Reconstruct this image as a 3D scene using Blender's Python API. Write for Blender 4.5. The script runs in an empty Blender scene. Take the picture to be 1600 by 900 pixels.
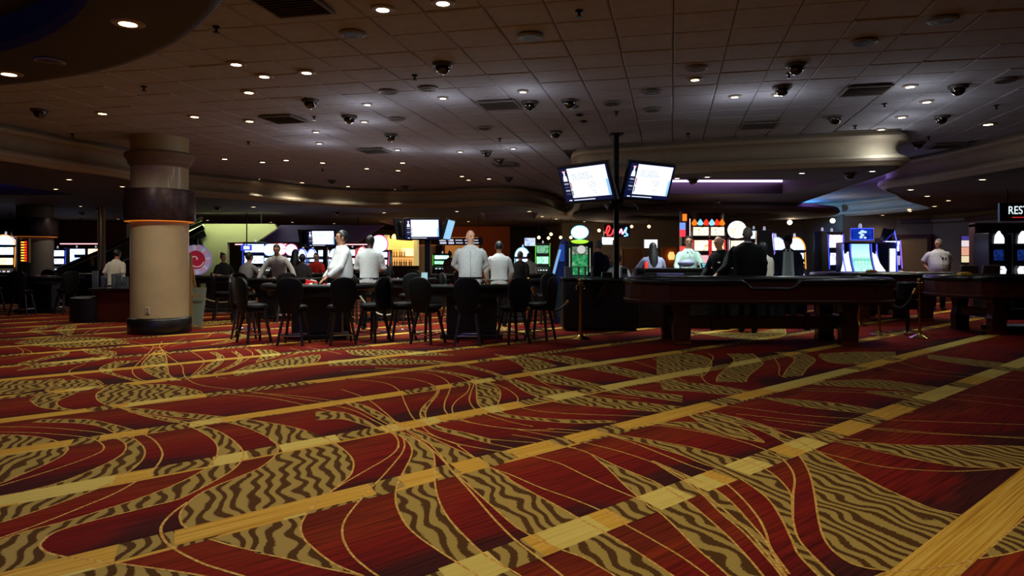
import bpy, bmesh, math, random
from mathutils import Vector, Matrix
random.seed(7)
R = math.radians
PI = math.pi
sc = bpy.context.scene
COL = sc.collection

# ------------------------------------------------------------------ camera, world, exposure
CAM_H, FPX, HY = 1.32, 1100.0, 405.0          # eye height, focal length in pixels, horizon row (1600x900 frame)
CEIL, LOW = 3.50, 2.92                        # tiled ceiling, lower soffit ceiling
cam_d = bpy.data.cameras.new('camera'); cam = bpy.data.objects.new('camera', cam_d); COL.objects.link(cam)
cam.location = (0, 0, CAM_H); cam.rotation_euler = (PI / 2, 0, 0)
cam_d.sensor_width = 36; cam_d.lens = 36 * FPX / 1600; cam_d.shift_y = -(450 - HY) / 1600
cam_d.clip_end = 200
sc.camera = cam
w = bpy.data.worlds.new('world'); sc.world = w; w.use_nodes = True
w.node_tree.nodes['Background'].inputs[0].default_value = (0.9, 0.75, 0.65, 1)
w.node_tree.nodes['Background'].inputs[1].default_value = 0.002
sc.view_settings.view_transform = 'Standard'; sc.view_settings.look = 'None'
sc.view_settings.exposure = 0.0; sc.view_settings.gamma = 1.0
sc.view_settings.use_curve_mapping = False
DL_POWER = 62.0                               # watts of one ceiling downlight

def W(px, py, d): return Vector(((px - 800) / FPX * d, d, CAM_H + (HY - py) / FPX * d))
def XD(px, d, z=0.0): return Vector(((px - 800) / FPX * d, d, z))
def FL(px, py):
    d = CAM_H * FPX / (py - HY); return Vector(((px - 800) / FPX * d, d, 0))
def CE(px, py, z=CEIL):
    d = (z - CAM_H) * FPX / (HY - py); return Vector(((px - 800) / FPX * d, d, z))

# ------------------------------------------------------------------ materials
MATS = {}
def srgb(c):
    return tuple((x / 255 / 12.92 if x / 255 <= 0.04045 else ((x / 255 + 0.055) / 1.055) ** 2.4) for x in c)
def mat(name, rgb=(128, 128, 128), rough=0.5, metal=0.0, noise=0.12, scale=30, emit=None, es=0.0, alpha=None, trans=0.0, coat=0.0, bump=0.0, spec=0.5):
    if name in MATS: return MATS[name]
    m = bpy.data.materials.new(name); m.use_nodes = True
    nt = m.node_tree; b = nt.nodes['Principled BSDF']
    c = srgb(rgb)
    b.inputs['Roughness'].default_value = rough; b.inputs['Metallic'].default_value = metal
    b.inputs['Coat Weight'].default_value = coat; b.inputs['Specular IOR Level'].default_value = spec
    if noise > 0 or bump > 0:
        tc = nt.nodes.new('ShaderNodeTexCoord'); n = nt.nodes.new('ShaderNodeTexNoise')
        n.inputs['Scale'].default_value = scale; n.inputs['Detail'].default_value = 4
        nt.links.new(tc.outputs['Object'], n.inputs['Vector'])
    if noise > 0:
        r = nt.nodes.new('ShaderNodeValToRGB')
        r.color_ramp.elements[0].position = 0.3; r.color_ramp.elements[1].position = 0.7
        r.color_ramp.elements[0].color = (*[x * (1 - noise) for x in c], 1)
        r.color_ramp.elements[1].color = (*[min(1, x * (1 + noise)) for x in c], 1)
        nt.links.new(n.outputs['Fac'], r.inputs[0]); nt.links.new(r.outputs[0], b.inputs['Base Color'])
    else:
        b.inputs['Base Color'].default_value = (*c, 1)
    if bump > 0:
        bp = nt.nodes.new('ShaderNodeBump'); bp.inputs['Strength'].default_value = bump; bp.inputs['Distance'].default_value = 0.01
        nt.links.new(n.outputs['Fac'], bp.inputs['Height']); nt.links.new(bp.outputs[0], b.inputs['Normal'])
    if emit is not None:
        b.inputs['Emission Color'].default_value = (*srgb(emit), 1); b.inputs['Emission Strength'].default_value = es
    if trans: b.inputs['Transmission Weight'].default_value = trans; b.inputs['IOR'].default_value = 1.2
    MATS[name] = m; return m

def screen_mat(name, cols, es=1.5, kind='noise', scale=6.0):
    """a lit display: colour areas from a procedural texture, given off as light"""
    if name in MATS: return MATS[name]
    m = bpy.data.materials.new(name); m.use_nodes = True; nt = m.node_tree
    b = nt.nodes['Principled BSDF']; b.inputs['Base Color'].default_value = (0.02, 0.02, 0.02, 1); b.inputs['Roughness'].default_value = 0.3
    tc = nt.nodes.new('ShaderNodeTexCoord')
    if kind == 'noise':
        t = nt.nodes.new('ShaderNodeTexNoise'); t.inputs['Scale'].default_value = scale; t.inputs['Detail'].default_value = 3
        o = t.outputs['Fac']
    elif kind == 'cells':
        t = nt.nodes.new('ShaderNodeTexVoronoi'); t.inputs['Scale'].default_value = scale; t.distance = 'CHEBYCHEV'
        o = t.outputs['Distance']
    else:
        t = nt.nodes.new('ShaderNodeTexWave'); t.inputs['Scale'].default_value = scale; t.inputs['Distortion'].default_value = 1.0
        t.bands_direction = 'Z'; o = t.outputs['Fac']
    nt.links.new(tc.outputs['Object'], t.inputs['Vector'])
    r = nt.nodes.new('ShaderNodeValToRGB'); cr = r.color_ramp
    k = len(cols)
    while len(cr.elements) < k: cr.elements.new(0.5)
    for i, c in enumerate(cols):
        cr.elements[i].position = (0.3 + 0.4 * i / max(1, k - 1)) if kind == 'noise' else i / max(1, k - 1)
        cr.elements[i].color = (*srgb(c), 1)
    nt.links.new(o, r.inputs[0]); nt.links.new(r.outputs[0], b.inputs['Emission Color'])
    b.inputs['Emission Strength'].default_value = es
    MATS[name] = m; return m

BLACK = mat('black_vinyl', (6, 6, 7), 0.5, noise=0.2, spec=0.22)
BLKM = mat('black_metal', (12, 12, 13), 0.4, 0.6)
BLKP = mat('black_plastic', (13, 13, 16), 0.35)
CHROME = mat('chrome', (200, 200, 205), 0.18, 1.0, noise=0)
BRASS = mat('brass', (190, 150, 70), 0.22, 1.0, noise=0.05)
DKWOOD = mat('dark_leg_wood', (26, 13, 9), 0.4, noise=0.25)
WOOD = mat('red_brown_wood', (70, 27, 17), 0.36, noise=0.25, scale=12, coat=0.3)
WHITE_E = mat('lamp_white', (255, 250, 235), emit=(255, 246, 225), es=9.0, noise=0)
WARM_E = mat('lamp_warm', (255, 220, 170), emit=(255, 226, 170), es=9.0, noise=0)

# ------------------------------------------------------------------ mesh builder
class MB:
    def __init__(s): s.v = []; s.f = []
    def add(s, vs, fs, M=None):
        o = len(s.v)
        s.v += [tuple(M @ Vector(v)) if M else tuple(v) for v in vs]
        s.f += [tuple(i + o for i in f) for f in fs]
        return s
    def box(s, c, d, rz=0, rx=0, taper=1.0, ry=0):
        x, y, z = d[0] / 2, d[1] / 2, d[2] / 2; t = taper
        vs = [(-x, -y, -z), (x, -y, -z), (x, y, -z), (-x, y, -z), (-x * t, -y * t, z), (x * t, -y * t, z), (x * t, y * t, z), (-x * t, y * t, z)]
        fs = [(0, 3, 2, 1), (4, 5, 6, 7), (0, 1, 5, 4), (1, 2, 6, 5), (2, 3, 7, 6), (3, 0, 4, 7)]
        M = Matrix.Translation(c) @ Matrix.Rotation(rz, 4, 'Z') @ Matrix.Rotation(ry, 4, 'Y') @ Matrix.Rotation(rx, 4, 'X')
        return s.add(vs, fs, M)
    def bar(s, p, q, wx, wy=None, t=1.0):
        """square-section bar from p to q"""
        p, q = Vector(p), Vector(q); wy = wy or wx
        z = (q - p); L = z.length; z.normalize()
        x = z.orthogonal() if abs(z.z) < 0.9 else Vector((1, 0, 0)); x = (x - z * x.dot(z)).normalized()
        if abs(z.z) < 0.9: x = Vector((0, 0, 1)).cross(z).normalized()
        y = z.cross(x)
        vs = []
        for b, k in ((p, 1), (q, t)):
            for i, j in ((-1, -1), (1, -1), (1, 1), (-1, 1)): vs.append(b + x * i * wx / 2 * k + y * j * wy / 2 * k)
        return s.add(vs, [(0, 3, 2, 1), (4, 5, 6, 7), (0, 1, 5, 4), (1, 2, 6, 5), (2, 3, 7, 6), (3, 0, 4, 7)])
    def lathe(s, prof, n=20, c=(0, 0, 0), M=None, cap=True, sx=1, sy=1):
        vs, fs = [], []
        for r, z in prof:
            for i in range(n):
                a = 2 * PI * i / n; vs.append((c[0] + r * sx * math.cos(a), c[1] + r * sy * math.sin(a), c[2] + z))
        for k in range(len(prof) - 1):
            for i in range(n):
                j = (i + 1) % n; fs.append((k * n + i, k * n + j, (k + 1) * n + j, (k + 1) * n + i))
        if cap:
            fs.append(tuple(reversed(range(n)))); fs.append(tuple(range((len(prof) - 1) * n, len(prof) * n)))
        return s.add(vs, fs, M)
    def cyl(s, p, q, r, r2=None, n=10):
        p, q = Vector(p), Vector(q); z = q - p; L = z.length
        M = Matrix.Translation(p) @ z.to_track_quat('Z', 'Y').to_matrix().to_4x4()
        return s.lathe([(r, 0), (r if r2 is None else r2, L)], n, M=M)
    def tube(s, pts, rad, n=8, closed=False):
        pts = [Vector(p) for p in pts]; m = len(pts)
        rs = rad if isinstance(rad, (list, tuple)) else [rad] * m
        vs, fs = [], []
        up = Vector((0, 0, 1))
        for i, p in enumerate(pts):
            a = pts[(i - 1) % m] if (closed or i > 0) else p
            b = pts[(i + 1) % m] if (closed or i < m - 1) else p
            t = (b - a).normalized()
            x = t.cross(up)
            if x.length < 0.05: x = t.cross(Vector((0, 1, 0)))
            x.normalize(); y = x.cross(t)
            for k in range(n):
                g = 2 * PI * k / n; vs.append(p + (x * math.cos(g) + y * math.sin(g)) * rs[i])
        for i in range(m if closed else m - 1):
            for k in range(n):
                j = (i + 1) % m; l = (k + 1) % n
                fs.append((i * n + k, i * n + l, j * n + l, j * n + k))
        if not closed: fs.append(tuple(reversed(range(n)))); fs.append(tuple(range((m - 1) * n, m * n)))
        return s.add(vs, fs)
    def ell(s, c, r, n=14, m=9, M=None):
        vs = [(0, 0, -1)]; fs = []
        for i in range(1, m):
            a = PI * i / m - PI / 2
            for k in range(n):
                g = 2 * PI * k / n; vs.append((math.cos(a) * math.cos(g), math.cos(a) * math.sin(g), math.sin(a)))
        vs.append((0, 0, 1))
        for k in range(n): fs.append((0, 1 + (k + 1) % n, 1 + k))
        for i in range(m - 2):
            for k in range(n):
                l = (k + 1) % n; fs.append((1 + i * n + k, 1 + i * n + l, 1 + (i + 1) * n + l, 1 + (i + 1) * n + k))
        T = len(vs) - 1
        for k in range(n): fs.append((T, 1 + (m - 2) * n + k, 1 + (m - 2) * n + (k + 1) % n))
        K = Matrix.Translation(c) @ (M if M else Matrix()) @ Matrix.Diagonal((*r, 1))
        return s.add(vs, fs, K)
    def loft(s, rings, cap=True):
        n = len(rings[0]); vs = [v for r in rings for v in r]; fs = []
        for k in range(len(rings) - 1):
            for i in range(n):
                j = (i + 1) % n; fs.append((k * n + i, k * n + j, (k + 1) * n + j, (k + 1) * n + i))
        if cap: fs.append(tuple(reversed(range(n)))); fs.append(tuple(range((len(rings) - 1) * n, len(rings) * n)))
        return s.add(vs, fs)
    def prism(s, poly, z0, z1, M=None):
        n = len(poly); vs = [(x, y, z0) for x, y in poly] + [(x, y, z1) for x, y in poly]
        fs = [tuple(reversed(range(n))), tuple(range(n, 2 * n))] + [(i, (i + 1) % n, n + (i + 1) % n, n + i) for i in range(n)]
        return s.add(vs, fs, M)
    def slab(s, poly, t, M=None):
        """outline in the XZ plane, thickness t along Y (front at -t/2)"""
        return s.prism(poly, -t / 2, t / 2, (M or Matrix()) @ Matrix.Rotation(PI / 2, 4, 'X'))
    def sweep(s, path, prof, closed=False):
        """profile (offset to the left of the path, z) swept along a plan path"""
        n = len(path); m = len(prof); vs, fs = [], []
        for i, p in enumerate(path):
            a = path[(i - 1) % n] if (closed or i > 0) else p
            b = path[(i + 1) % n] if (closed or i < n - 1) else p
            t = Vector((b[0] - a[0], b[1] - a[1])).normalized(); nx, ny = -t.y, t.x
            for o, z in prof: vs.append((p[0] + nx * o, p[1] + ny * o, z))
        for i in range(n if closed else n - 1):
            j = (i + 1) % n
            for k in range(m - 1): fs.append((i * m + k, j * m + k, j * m + k + 1, i * m + k + 1))
        return s.add(vs, fs)
    def mesh(s, name):
        me = bpy.data.meshes.new(name); me.from_pydata(s.v, [], s.f); me.update(); return me
    def build(s, name, m, parent=None, smooth=False, bevel=0.0, loc=None, fix=True):
        me = s.mesh(name)
        if fix:
            bm = bmesh.new(); bm.from_mesh(me); bmesh.ops.recalc_face_normals(bm, faces=bm.faces); bm.to_mesh(me); bm.free()
        if smooth: smoothen(me)
        me.materials.append(m)
        o = bpy.data.objects.new(name, me); COL.objects.link(o)
        if parent is not None: o.parent = parent
        if loc is not None: o.location = loc
        if bevel:
            bv = o.modifiers.new('bevel', 'BEVEL'); bv.width = bevel; bv.segments = 2; bv.limit_method = 'ANGLE'; bv.angle_limit = R(40)
        return o
def smoothen(me, ang=42):
    me.polygons.foreach_set('use_smooth', [True] * len(me.polygons))
    try: me.set_sharp_from_angle(angle=R(ang))
    except Exception: pass
def tag(o, label, cat, group=None, kind=None):
    o['label'] = label; o['category'] = cat
    if group: o['group'] = group
    if kind: o['kind'] = kind
    return o
def struct(o): o['kind'] = 'structure'; return o
def thing(name, label, cat, loc=(0, 0, 0), rz=0.0, group=None):
    o = bpy.data.objects.new(name, None); COL.objects.link(o); o.empty_display_size = 0.1
    o.location = loc; o.rotation_euler = (0, 0, rz)
    return tag(o, label, cat, group)
def dup(root, loc, rz=0.0, label=None, group=None):
    def cp(o, par):
        c = o.copy(); COL.objects.link(c); c.parent = par
        for ch in list(o.children): cp(ch, c)
        return c
    r = cp(root, None); r.location = loc; r.rotation_euler = (0, 0, rz)
    if label: r['label'] = label
    if group: r['group'] = group
    return r
def text(body, size, m, parent, loc, rot=(PI / 2, 0, 0), name='lettering', align='CENTER', ext=0.002, sx=1.0):
    c = bpy.data.curves.new(name, 'FONT'); c.body = body; c.size = size; c.align_x = align; c.align_y = 'CENTER'; c.extrude = ext
    c.materials.append(m); o = bpy.data.objects.new(name, c); COL.objects.link(o); o.parent = parent
    o.rotation_euler = (0, 0, 0)
    bpy.context.view_layer.update(); me = bpy.data.meshes.new_from_object(o.evaluated_get(bpy.context.evaluated_depsgraph_get())); me.name = name
    bpy.data.objects.remove(o); n = bpy.data.objects.new(name, me); COL.objects.link(n); n.parent = parent
    n.location = loc; n.rotation_euler = rot; n.scale = (sx, 1, 1); return n
def crom(pts, k=6, closed=False):
    """Catmull-Rom through 2-D or 3-D points"""
    P = [Vector(p) for p in pts]; n = len(P); out = []
    for i in range(n if closed else n - 1):
        p0 = P[(i - 1) % n] if (closed or i > 0) else P[0] * 2 - P[1]
        p1, p2 = P[i], P[(i + 1) % n]
        p3 = P[(i + 2) % n] if (closed or i + 2 < n) else P[-1] * 2 - P[-2]
        for j in range(k):
            t = j / k
            out.append(0.5 * ((2 * p1) + (p2 - p0) * t + (2 * p0 - 5 * p1 + 4 * p2 - p3) * t * t + (3 * p1 - p0 - 3 * p2 + p3) * t ** 3))
    if not closed: out.append(P[-1])
    return out
# ------------------------------------------------------------------ carpet
BAND_A = R(42.0); BAND_P, BAND_0, BAND_W = 1.185, 2.23, 0.162    # direction, pitch, start and share of the straight bands
def carpet_nodes(name):
    m = bpy.data.materials.new(name); m.use_nodes = True; nt = m.node_tree; N = nt.nodes; L = nt.links
    b = N['Principled BSDF']; b.inputs['Roughness'].default_value = 0.95; b.inputs['Specular IOR Level'].default_value = 0.1
    tc = N.new('ShaderNodeTexCoord'); mp = N.new('ShaderNodeMapping'); mp.vector_type = 'POINT'
    mp.inputs['Rotation'].default_value = (0, 0, -BAND_A); L.new(tc.outputs['Object'], mp.inputs['Vector'])
    sep = N.new('ShaderNodeSeparateXYZ'); L.new(mp.outputs[0], sep.inputs[0])
    def math_(op, a, c=None, cl=False):
        n = N.new('ShaderNodeMath'); n.operation = op; n.use_clamp = cl
        for i, x in enumerate((a, c)):
            if x is None: continue
            if isinstance(x, (int, float)): n.inputs[i].default_value = x
            else: L.new(x, n.inputs[i])
        return n.outputs[0]
    def noise(scale, stretch=(1, 1, 1), det=3, dist=0.0, off=(0, 0, 0)):
        q = N.new('ShaderNodeMapping'); q.inputs['Scale'].default_value = stretch; q.inputs['Location'].default_value = off; L.new(mp.outputs[0], q.inputs['Vector'])
        n = N.new('ShaderNodeTexNoise'); n.inputs['Scale'].default_value = scale; n.inputs['Detail'].default_value = det; n.inputs['Distortion'].default_value = dist
        L.new(q.outputs[0], n.inputs['Vector']); return n.outputs['Fac']
    def ramp(fac, stops, interp='LINEAR'):
        r = N.new('ShaderNodeValToRGB'); cr = r.color_ramp; cr.interpolation = interp
        while len(cr.elements) < len(stops): cr.elements.new(0.5)
        for e, (p, c) in zip(cr.elements, stops): e.position = p; e.color = (*srgb(c), 1)
        L.new(fac, r.inputs[0]); return r.outputs[0]
    def mix(fac, a, c, mode='MIX'):
        x = N.new('ShaderNodeMix'); x.data_type = 'RGBA'; x.blend_type = mode
        if isinstance(fac, (int, float)): x.inputs[0].default_value = fac
        else: L.new(fac, x.inputs[0])
        for i, k in ((6, a), (7, c)):
            if isinstance(k, tuple): x.inputs[i].default_value = (*srgb(k), 1)
            else: L.new(k, x.inputs[i])
        return x.outputs[2]
    t = math_('FRACT', math_('DIVIDE', math_('SUBTRACT', sep.outputs[1], BAND_0), BAND_P))
    band = math_('MULTIPLY', math_('LESS_THAN', t, BAND_W), math_('GREATER_THAN', sep.outputs[1], 1.9))
    # wavy two-tone figure
    q = N.new('ShaderNodeMapping'); q.inputs['Rotation'].default_value = (0, 0, R(22)); L.new(mp.outputs[0], q.inputs['Vector'])
    wv = N.new('ShaderNodeTexWave'); wv.inputs['Scale'].default_value = 3.8; wv.inputs['Distortion'].default_value = 6.0
    wv.inputs['Detail'].default_value = 0.0; wv.inputs['Detail Scale'].default_value = 1.35; wv.inputs['Detail Roughness'].default_value = 0.3
    L.new(q.outputs[0], wv.inputs['Vector'])
    hatch = noise(42, (0.5, 3.2, 1), 2)
    zf = math_('ADD', wv.outputs['Fac'], math_('MULTIPLY', math_('SUBTRACT', hatch, 0.5), 1.0))
    zebra = ramp(zf, [(0.36, (80, 50, 20)), (0.50, (160, 133, 66))])
    grain = noise(9, (0.12, 9.0, 1), 4)
    gold = ramp(grain, [(0.25, (150, 98, 28)), (0.45, (194, 144, 48)), (0.62, (214, 172, 74)), (0.8, (178, 132, 46))])
    pale = ramp(grain, [(0.3, (188, 160, 74)), (0.6, (212, 188, 98)), (0.8, (198, 170, 82))])
    return m, nt, b, dict(t=t, band=band, zebra=zebra, gold=gold, pale=pale, noise=noise, ramp=ramp, mix=mix, math=math_, sep=sep, grain=grain)
def carpet_base():
    m, nt, b, k = carpet_nodes('carpet_red')
    t2 = k['math']('ADD', k['t'], k['math']('MULTIPLY', k['math']('SUBTRACT', k['noise'](0.75, (1, 1, 1), 2), 0.5), 1.1))
    field = k['ramp'](t2, [(0.08, (70, 30, 28)), (0.24, (76, 29, 26)), (0.34, (116, 25, 20)), (0.62, (136, 31, 20)), (0.84, (142, 50, 20)), (1.0, (120, 40, 20))])
    streak = k['noise'](7, (0.25, 7, 1), 4, off=(3, 1, 0))
    st = k['ramp'](streak, [(0.32, (150, 140, 130)), (0.5, (215, 210, 205)), (0.72, (255, 240, 220))])
    field = k['mix'](1.0, field, st, 'MULTIPLY')
    sel = k['math']('GREATER_THAN', k['noise'](1.1, (1, 0.6, 1), 1, off=(1.7, 4.1, 0)), 0.50)
    bandc = k['mix'](sel, k['zebra'], k['gold'])
    nt.links.new(k['mix'](k['band'], field, bandc), b.inputs['Base Color']); return m
def carpet_motif():
    m, nt, b, k = carpet_nodes('carpet_wave_figure')
    sel = k['math']('GREATER_THAN', k['noise'](0.9, (1, 0.6, 1), 1, off=(5.2, 0.3, 0)), 0.52)
    nt.links.new(k['mix'](k['band'], k['zebra'], k['mix'](sel, k['pale'], k['gold'])), b.inputs['Base Color']); return m
def carpet_line():
    m, nt, b, k = carpet_nodes('carpet_gold_line')
    c = k['ramp'](k['noise'](60, (1, 0.6, 1), 1), [(0.4, (184, 128, 52)), (0.62, (212, 174, 92))])
    nt.links.new(c, b.inputs['Base Color']); return m
CM_BASE, CM_MOTIF, CM_LINE = carpet_base(), carpet_motif(), carpet_line()
floor = struct(MB().box((0, 17, -0.05), (48, 50, 0.1)).build('floor', CM_BASE))

ZV = {1: (0, 500, 3), 2: (533, 500, 3), 3: (1066, 500, 3), 4: (0, 650, 3.556), 5: (400, 650, 3.556), 6: (800, 650, 3.556), 7: (1150, 650, 3.556)}
def zp(z, pts): a = ZV[z]; return [(a[0] + x / a[2], a[1] + y / a[2]) for x, y in pts]
_mi = [0]
def c_line(pix, width=0.0115, k=7, done=False):
    pts = pix if done else crom(pix, k)
    G = [FL(p[0], max(p[1], 430)) for p in pts]
    v, f = [], []
    _mi[0] += 1; z = 0.0016 + 0.000012 * (_mi[0] % 60)
    for i, p in enumerate(G):
        a, c = G[max(0, i - 1)], G[min(len(G) - 1, i + 1)]
        t = (c - a); t = t.normalized() if t.length > 1e-6 else Vector((1, 0, 0)); n = Vector((-t.y, t.x, 0)) * width / 2
        v += [(p + n)[:2] + (z,), (p - n)[:2] + (z,)]
        if i: f.append((2 * i - 2, 2 * i - 1, 2 * i + 1, 2 * i))
    mb = MB(); mb.v = v; mb.f = f; mb.build('carpet_line', CM_LINE, floor, fix=False)
def c_motif(A, B, edge=True, k=6):
    """wavy-figured area between two traced curves"""
    a = crom(A, k) if len(A) > 2 else [Vector(p) for p in A]
    b = crom(B, k) if len(B) > 2 else [Vector(p) for p in B]
    ring = a + list(reversed(b))
    G = [FL(p[0], max(p[1], 430)) for p in ring]
    out = []
    for g in G:
        if not out or (g - out[-1]).length > 1e-4: out.append(g)
    _mi[0] += 1; z = 0.0005 + 0.000012 * (_mi[0] % 60)
    mb = MB(); mb.v = [(g.x, g.y, z) for g in out]; mb.f = [tuple(range(len(out)))]
    me = mb.mesh('carpet_motif'); bm = bmesh.new(); bm.from_mesh(me); bmesh.ops.triangulate(bm, faces=bm.faces)
    for fc in bm.faces:
        if fc.normal.z < 0: fc.normal_flip()
    bm.to_mesh(me); bm.free(); me.materials.append(CM_MOTIF)
    o = bpy.data.objects.new('carpet_motif', me); COL.objects.link(o); o.parent = floor
    if edge: c_line(a, done=True); c_line(b, done=True)
z = zp
def band_mat(kind):
    m, nt, b, k = carpet_nodes('carpet_band_' + kind); nt.links.new(k[kind], b.inputs['Base Color']); return m
BM = {k: band_mat(k) for k in ('gold', 'pale', 'zebra')}
def c_band(n0, n1, spans):
    ca, sa = math.cos(BAND_A), math.sin(BAND_A); nc = (n0 + n1) / 2
    def uu(px):
        q = (px - 800) / FPX; d = nc / (ca - sa * q); return q * d * ca + d * sa
    for a, b_, kind in spans:
        u0, u1 = uu(a), uu(b_)
        P = [(u * ca - n * sa, u * sa + n * ca, 0.00135) for u, n in ((u0, n0), (u1, n0), (u1 + 0.06, n1), (u0 + 0.06, n1))]
        mb = MB(); mb.add(P, [(0, 1, 2, 3)]); mb.build('carpet_band', BM[kind], floor, fix=False)
def seq(s_):
    v = s_.split(); return [(float(v[i]), float(v[i + 2]), {'g': 'gold', 'p': 'pale', 'z': 'zebra'}[v[i + 1]]) for i in range(0, len(v) - 2, 2)]
c_band(2.225, 2.44, seq('690 p 770 z 825 g 848 p 929 g 960 z 1008 p 1059 z 1081 p 1109 g 1126 z 1146 p 1185 z 1216 g 1239 p 1272 z 1302 g 1345 z 1368 g 1412 z 1440 p 1492 z 1508 g 1535 p 1562 z 1575 p 1660'))
c_band(3.445, 3.64, seq('-40 g 170 z 262 g 575 z 620 g 679 z 706 g 751 z 795 g 862 z 885 g 935 z 965 g 1110 z 1146 g 1200 p 1330 z 1345 g 1386 z 1400 g 1450 p 1540'))
c_band(4.63, 4.825, seq('-60 p 170 g 231 z 326 p 380 z 432 p 522 z 592 p 617 g 655 p 680 g 755 p 780 g 810 z 856 p 903 z 940 p 1100'))
c_band(5.80, 5.985, seq('-60 g 105 z 148 g 225 z 290 p 340 g 628 z 678 g 703 z 733 p 766 z 786 g 833 p 980'))
c_band(0.93, 1.147, [(1408, 1800, 'gold')])
# lower left
c_motif([(-60, 680)] + z(4, [(0, 105), (150, 110), (280, 130), (360, 160), (380, 185)]), [(-60, 770)] + z(4, [(0, 375), (100, 335), (230, 280), (340, 225), (380, 185)]))
c_line(z(4, [(-150, 88), (0, 90), (200, 95), (400, 110), (520, 130), (570, 160), (575, 185), (540, 210), (400, 265), (200, 330), (0, 390), (-150, 440)]))
A0 = z(4, [(230, 20), (480, 20), (640, 50), (760, 85)]); A0b = z(4, [(760, 85), (850, 130), (895, 185), (900, 230), (860, 290), (780, 350), (640, 430), (450, 510), (250, 590), (0, 680), (-200, 740)])
A1a = z(4, [(180, 35), (420, 40), (560, 60), (640, 95), (740, 125)])
A1b = z(4, [(690, 128), (740, 125), (790, 165), (805, 200), (790, 245), (730, 300), (600, 380), (400, 460), (200, 530), (0, 595), (-200, 650)])
A2 = z(4, [(640, 120), (690, 150), (700, 180), (670, 220), (590, 265), (440, 330), (300, 380), (100, 430), (0, 450), (-200, 480)])
c_motif(A0, A1a); c_line(A0b, 0.0135); c_motif(A1b, A2)
c_line(z(4, [(-100, 58), (0, 60), (240, 65), (430, 80), (560, 95), (640, 120)]))
C0 = z(1, [(560, 412), (680, 452), (800, 478)]) + z(4, [(1000, 40), (1100, 80), (1180, 130), (1210, 180), (1195, 240), (1130, 300), (1000, 370), (800, 450), (600, 515), (350, 590), (150, 640), (0, 690), (-200, 740)])
C1 = z(1, [(560, 412), (700, 446), (880, 480)]) + z(4, [(1200, 80), (1300, 140), (1350, 200), (1340, 250), (1280, 310), (1160, 380), (1000, 460), (850, 500), (650, 550), (450, 600), (300, 650), (230, 705), (225, 730), (260, 758), (350, 782), (500, 802), (600, 815), (800, 840), (1100, 885), (1300, 930)])
c_motif(C0 + z(4, [(-200, 960), (900, 1000)]), C1, edge=False); c_line(C0); c_line(C1, 0.013)
c_line(z(5, [(-160, 888), (-60, 900)]) if False else z(4, [(1040, 480), (960, 540), (905, 600), (895, 650), (930, 710), (1020, 770), (1150, 830), (1330, 885), (1450, 925)]), 0.014)
F0 = z(1, [(560, 412), (700, 440), (900, 462), (1050, 478), (1170, 510), (1265, 555)]) + z(4, [(1500, 130), (1545, 170), (1530, 220), (1450, 285), (1350, 330), (1200, 390), (1100, 440), (1030, 500), (1000, 550), (1010, 600), (1045, 630)])
G0 = z(1, [(560, 410), (700, 420), (900, 440), (1100, 460), (1250, 480), (1400, 510), (1530, 555)]) + z(5, [(280, 85), (400, 130), (490, 190), (540, 250), (530, 320), (480, 370), (390, 440), (300, 520)])
c_motif(F0, G0)
c_motif(z(4, [(1160, 685), (1300, 725), (1450, 760)]) + z(5, [(0, 760), (150, 790), (350, 840), (600, 892)]), z(5, [(300, 500), (280, 545), (252, 600), (252, 650), (290, 710), (430, 820), (600, 892)]))
# knot and fan in the middle
c_line(z(5, [(640, 60), (700, 80), (760, 100), (790, 140), (780, 190), (720, 240), (600, 310), (480, 380), (390, 440)]))
c_line(z(5, [(660, 60), (720, 85), (800, 110), (825, 150), (815, 200), (770, 260), (700, 340), (640, 400), (560, 490), (500, 570), (480, 630), (490, 700), (540, 780), (620, 850), (720, 920)]))
c_motif(z(5, [(700, 55), (760, 90), (830, 130), (865, 180), (860, 230), (820, 310), (790, 370), (775, 440), (785, 510), (830, 600), (900, 670), (1000, 740), (1140, 830), (1280, 920)]),
        z(5, [(700, 50), (800, 85), (880, 120), (950, 165), (985, 210), (995, 290), (995, 380), (1020, 480), (1070, 570), (1150, 660), (1280, 780), (1420, 860), (1520, 920)]))
c_motif(z(5, [(760, 30), (900, 110), (980, 170), (1050, 250), (1090, 310), (1140, 350), (1270, 465)]) + z(6, [(0, 600), (60, 640), (150, 690), (290, 750), (420, 800), (620, 920)]),
        z(5, [(760, 25), (850, 60), (950, 110), (1080, 170), (1240, 245), (1290, 280), (1390, 335)]) + z(6, [(0, 362), (100, 420), (250, 500), (390, 580), (520, 650), (700, 760), (940, 920)]))
c_line(z(5, [(860, 110), (985, 195), (1060, 270), (1110, 330), (1200, 430), (1320, 570), (1440, 690), (1600, 810), (1740, 920)]), 0.013)
c_line(z(5, [(1120, 165), (1290, 280), (1420, 330)]) + z(6, [(160, 400), (330, 460), (500, 530), (640, 610), (800, 700), (950, 790), (1130, 920)]))
c_line(z(5, [(900, 80), (1100, 150), (1300, 190)]) + z(6, [(60, 215), (250, 260), (400, 330), (550, 400), (720, 470)]))
c_motif(z(6, [(440, 215), (540, 300), (620, 380), (700, 450), (770, 510), (830, 545), (920, 630), (1030, 740), (1160, 850), (1230, 920)]),
        z(6, [(440, 213), (560, 270), (680, 320), (800, 370), (900, 430), (980, 480), (1100, 580), (1220, 690), (1330, 810), (1420, 920)]))
c_line(z(6, [(0, 105), (150, 130), (270, 165), (380, 190), (440, 214)]))
c_line(z(6, [(0, 70), (200, 110), (380, 145), (550, 185), (700, 230), (830, 280), (960, 350), (1080, 440), (1200, 540), (1320, 650), (1420, 770), (1540, 920)]))
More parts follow.
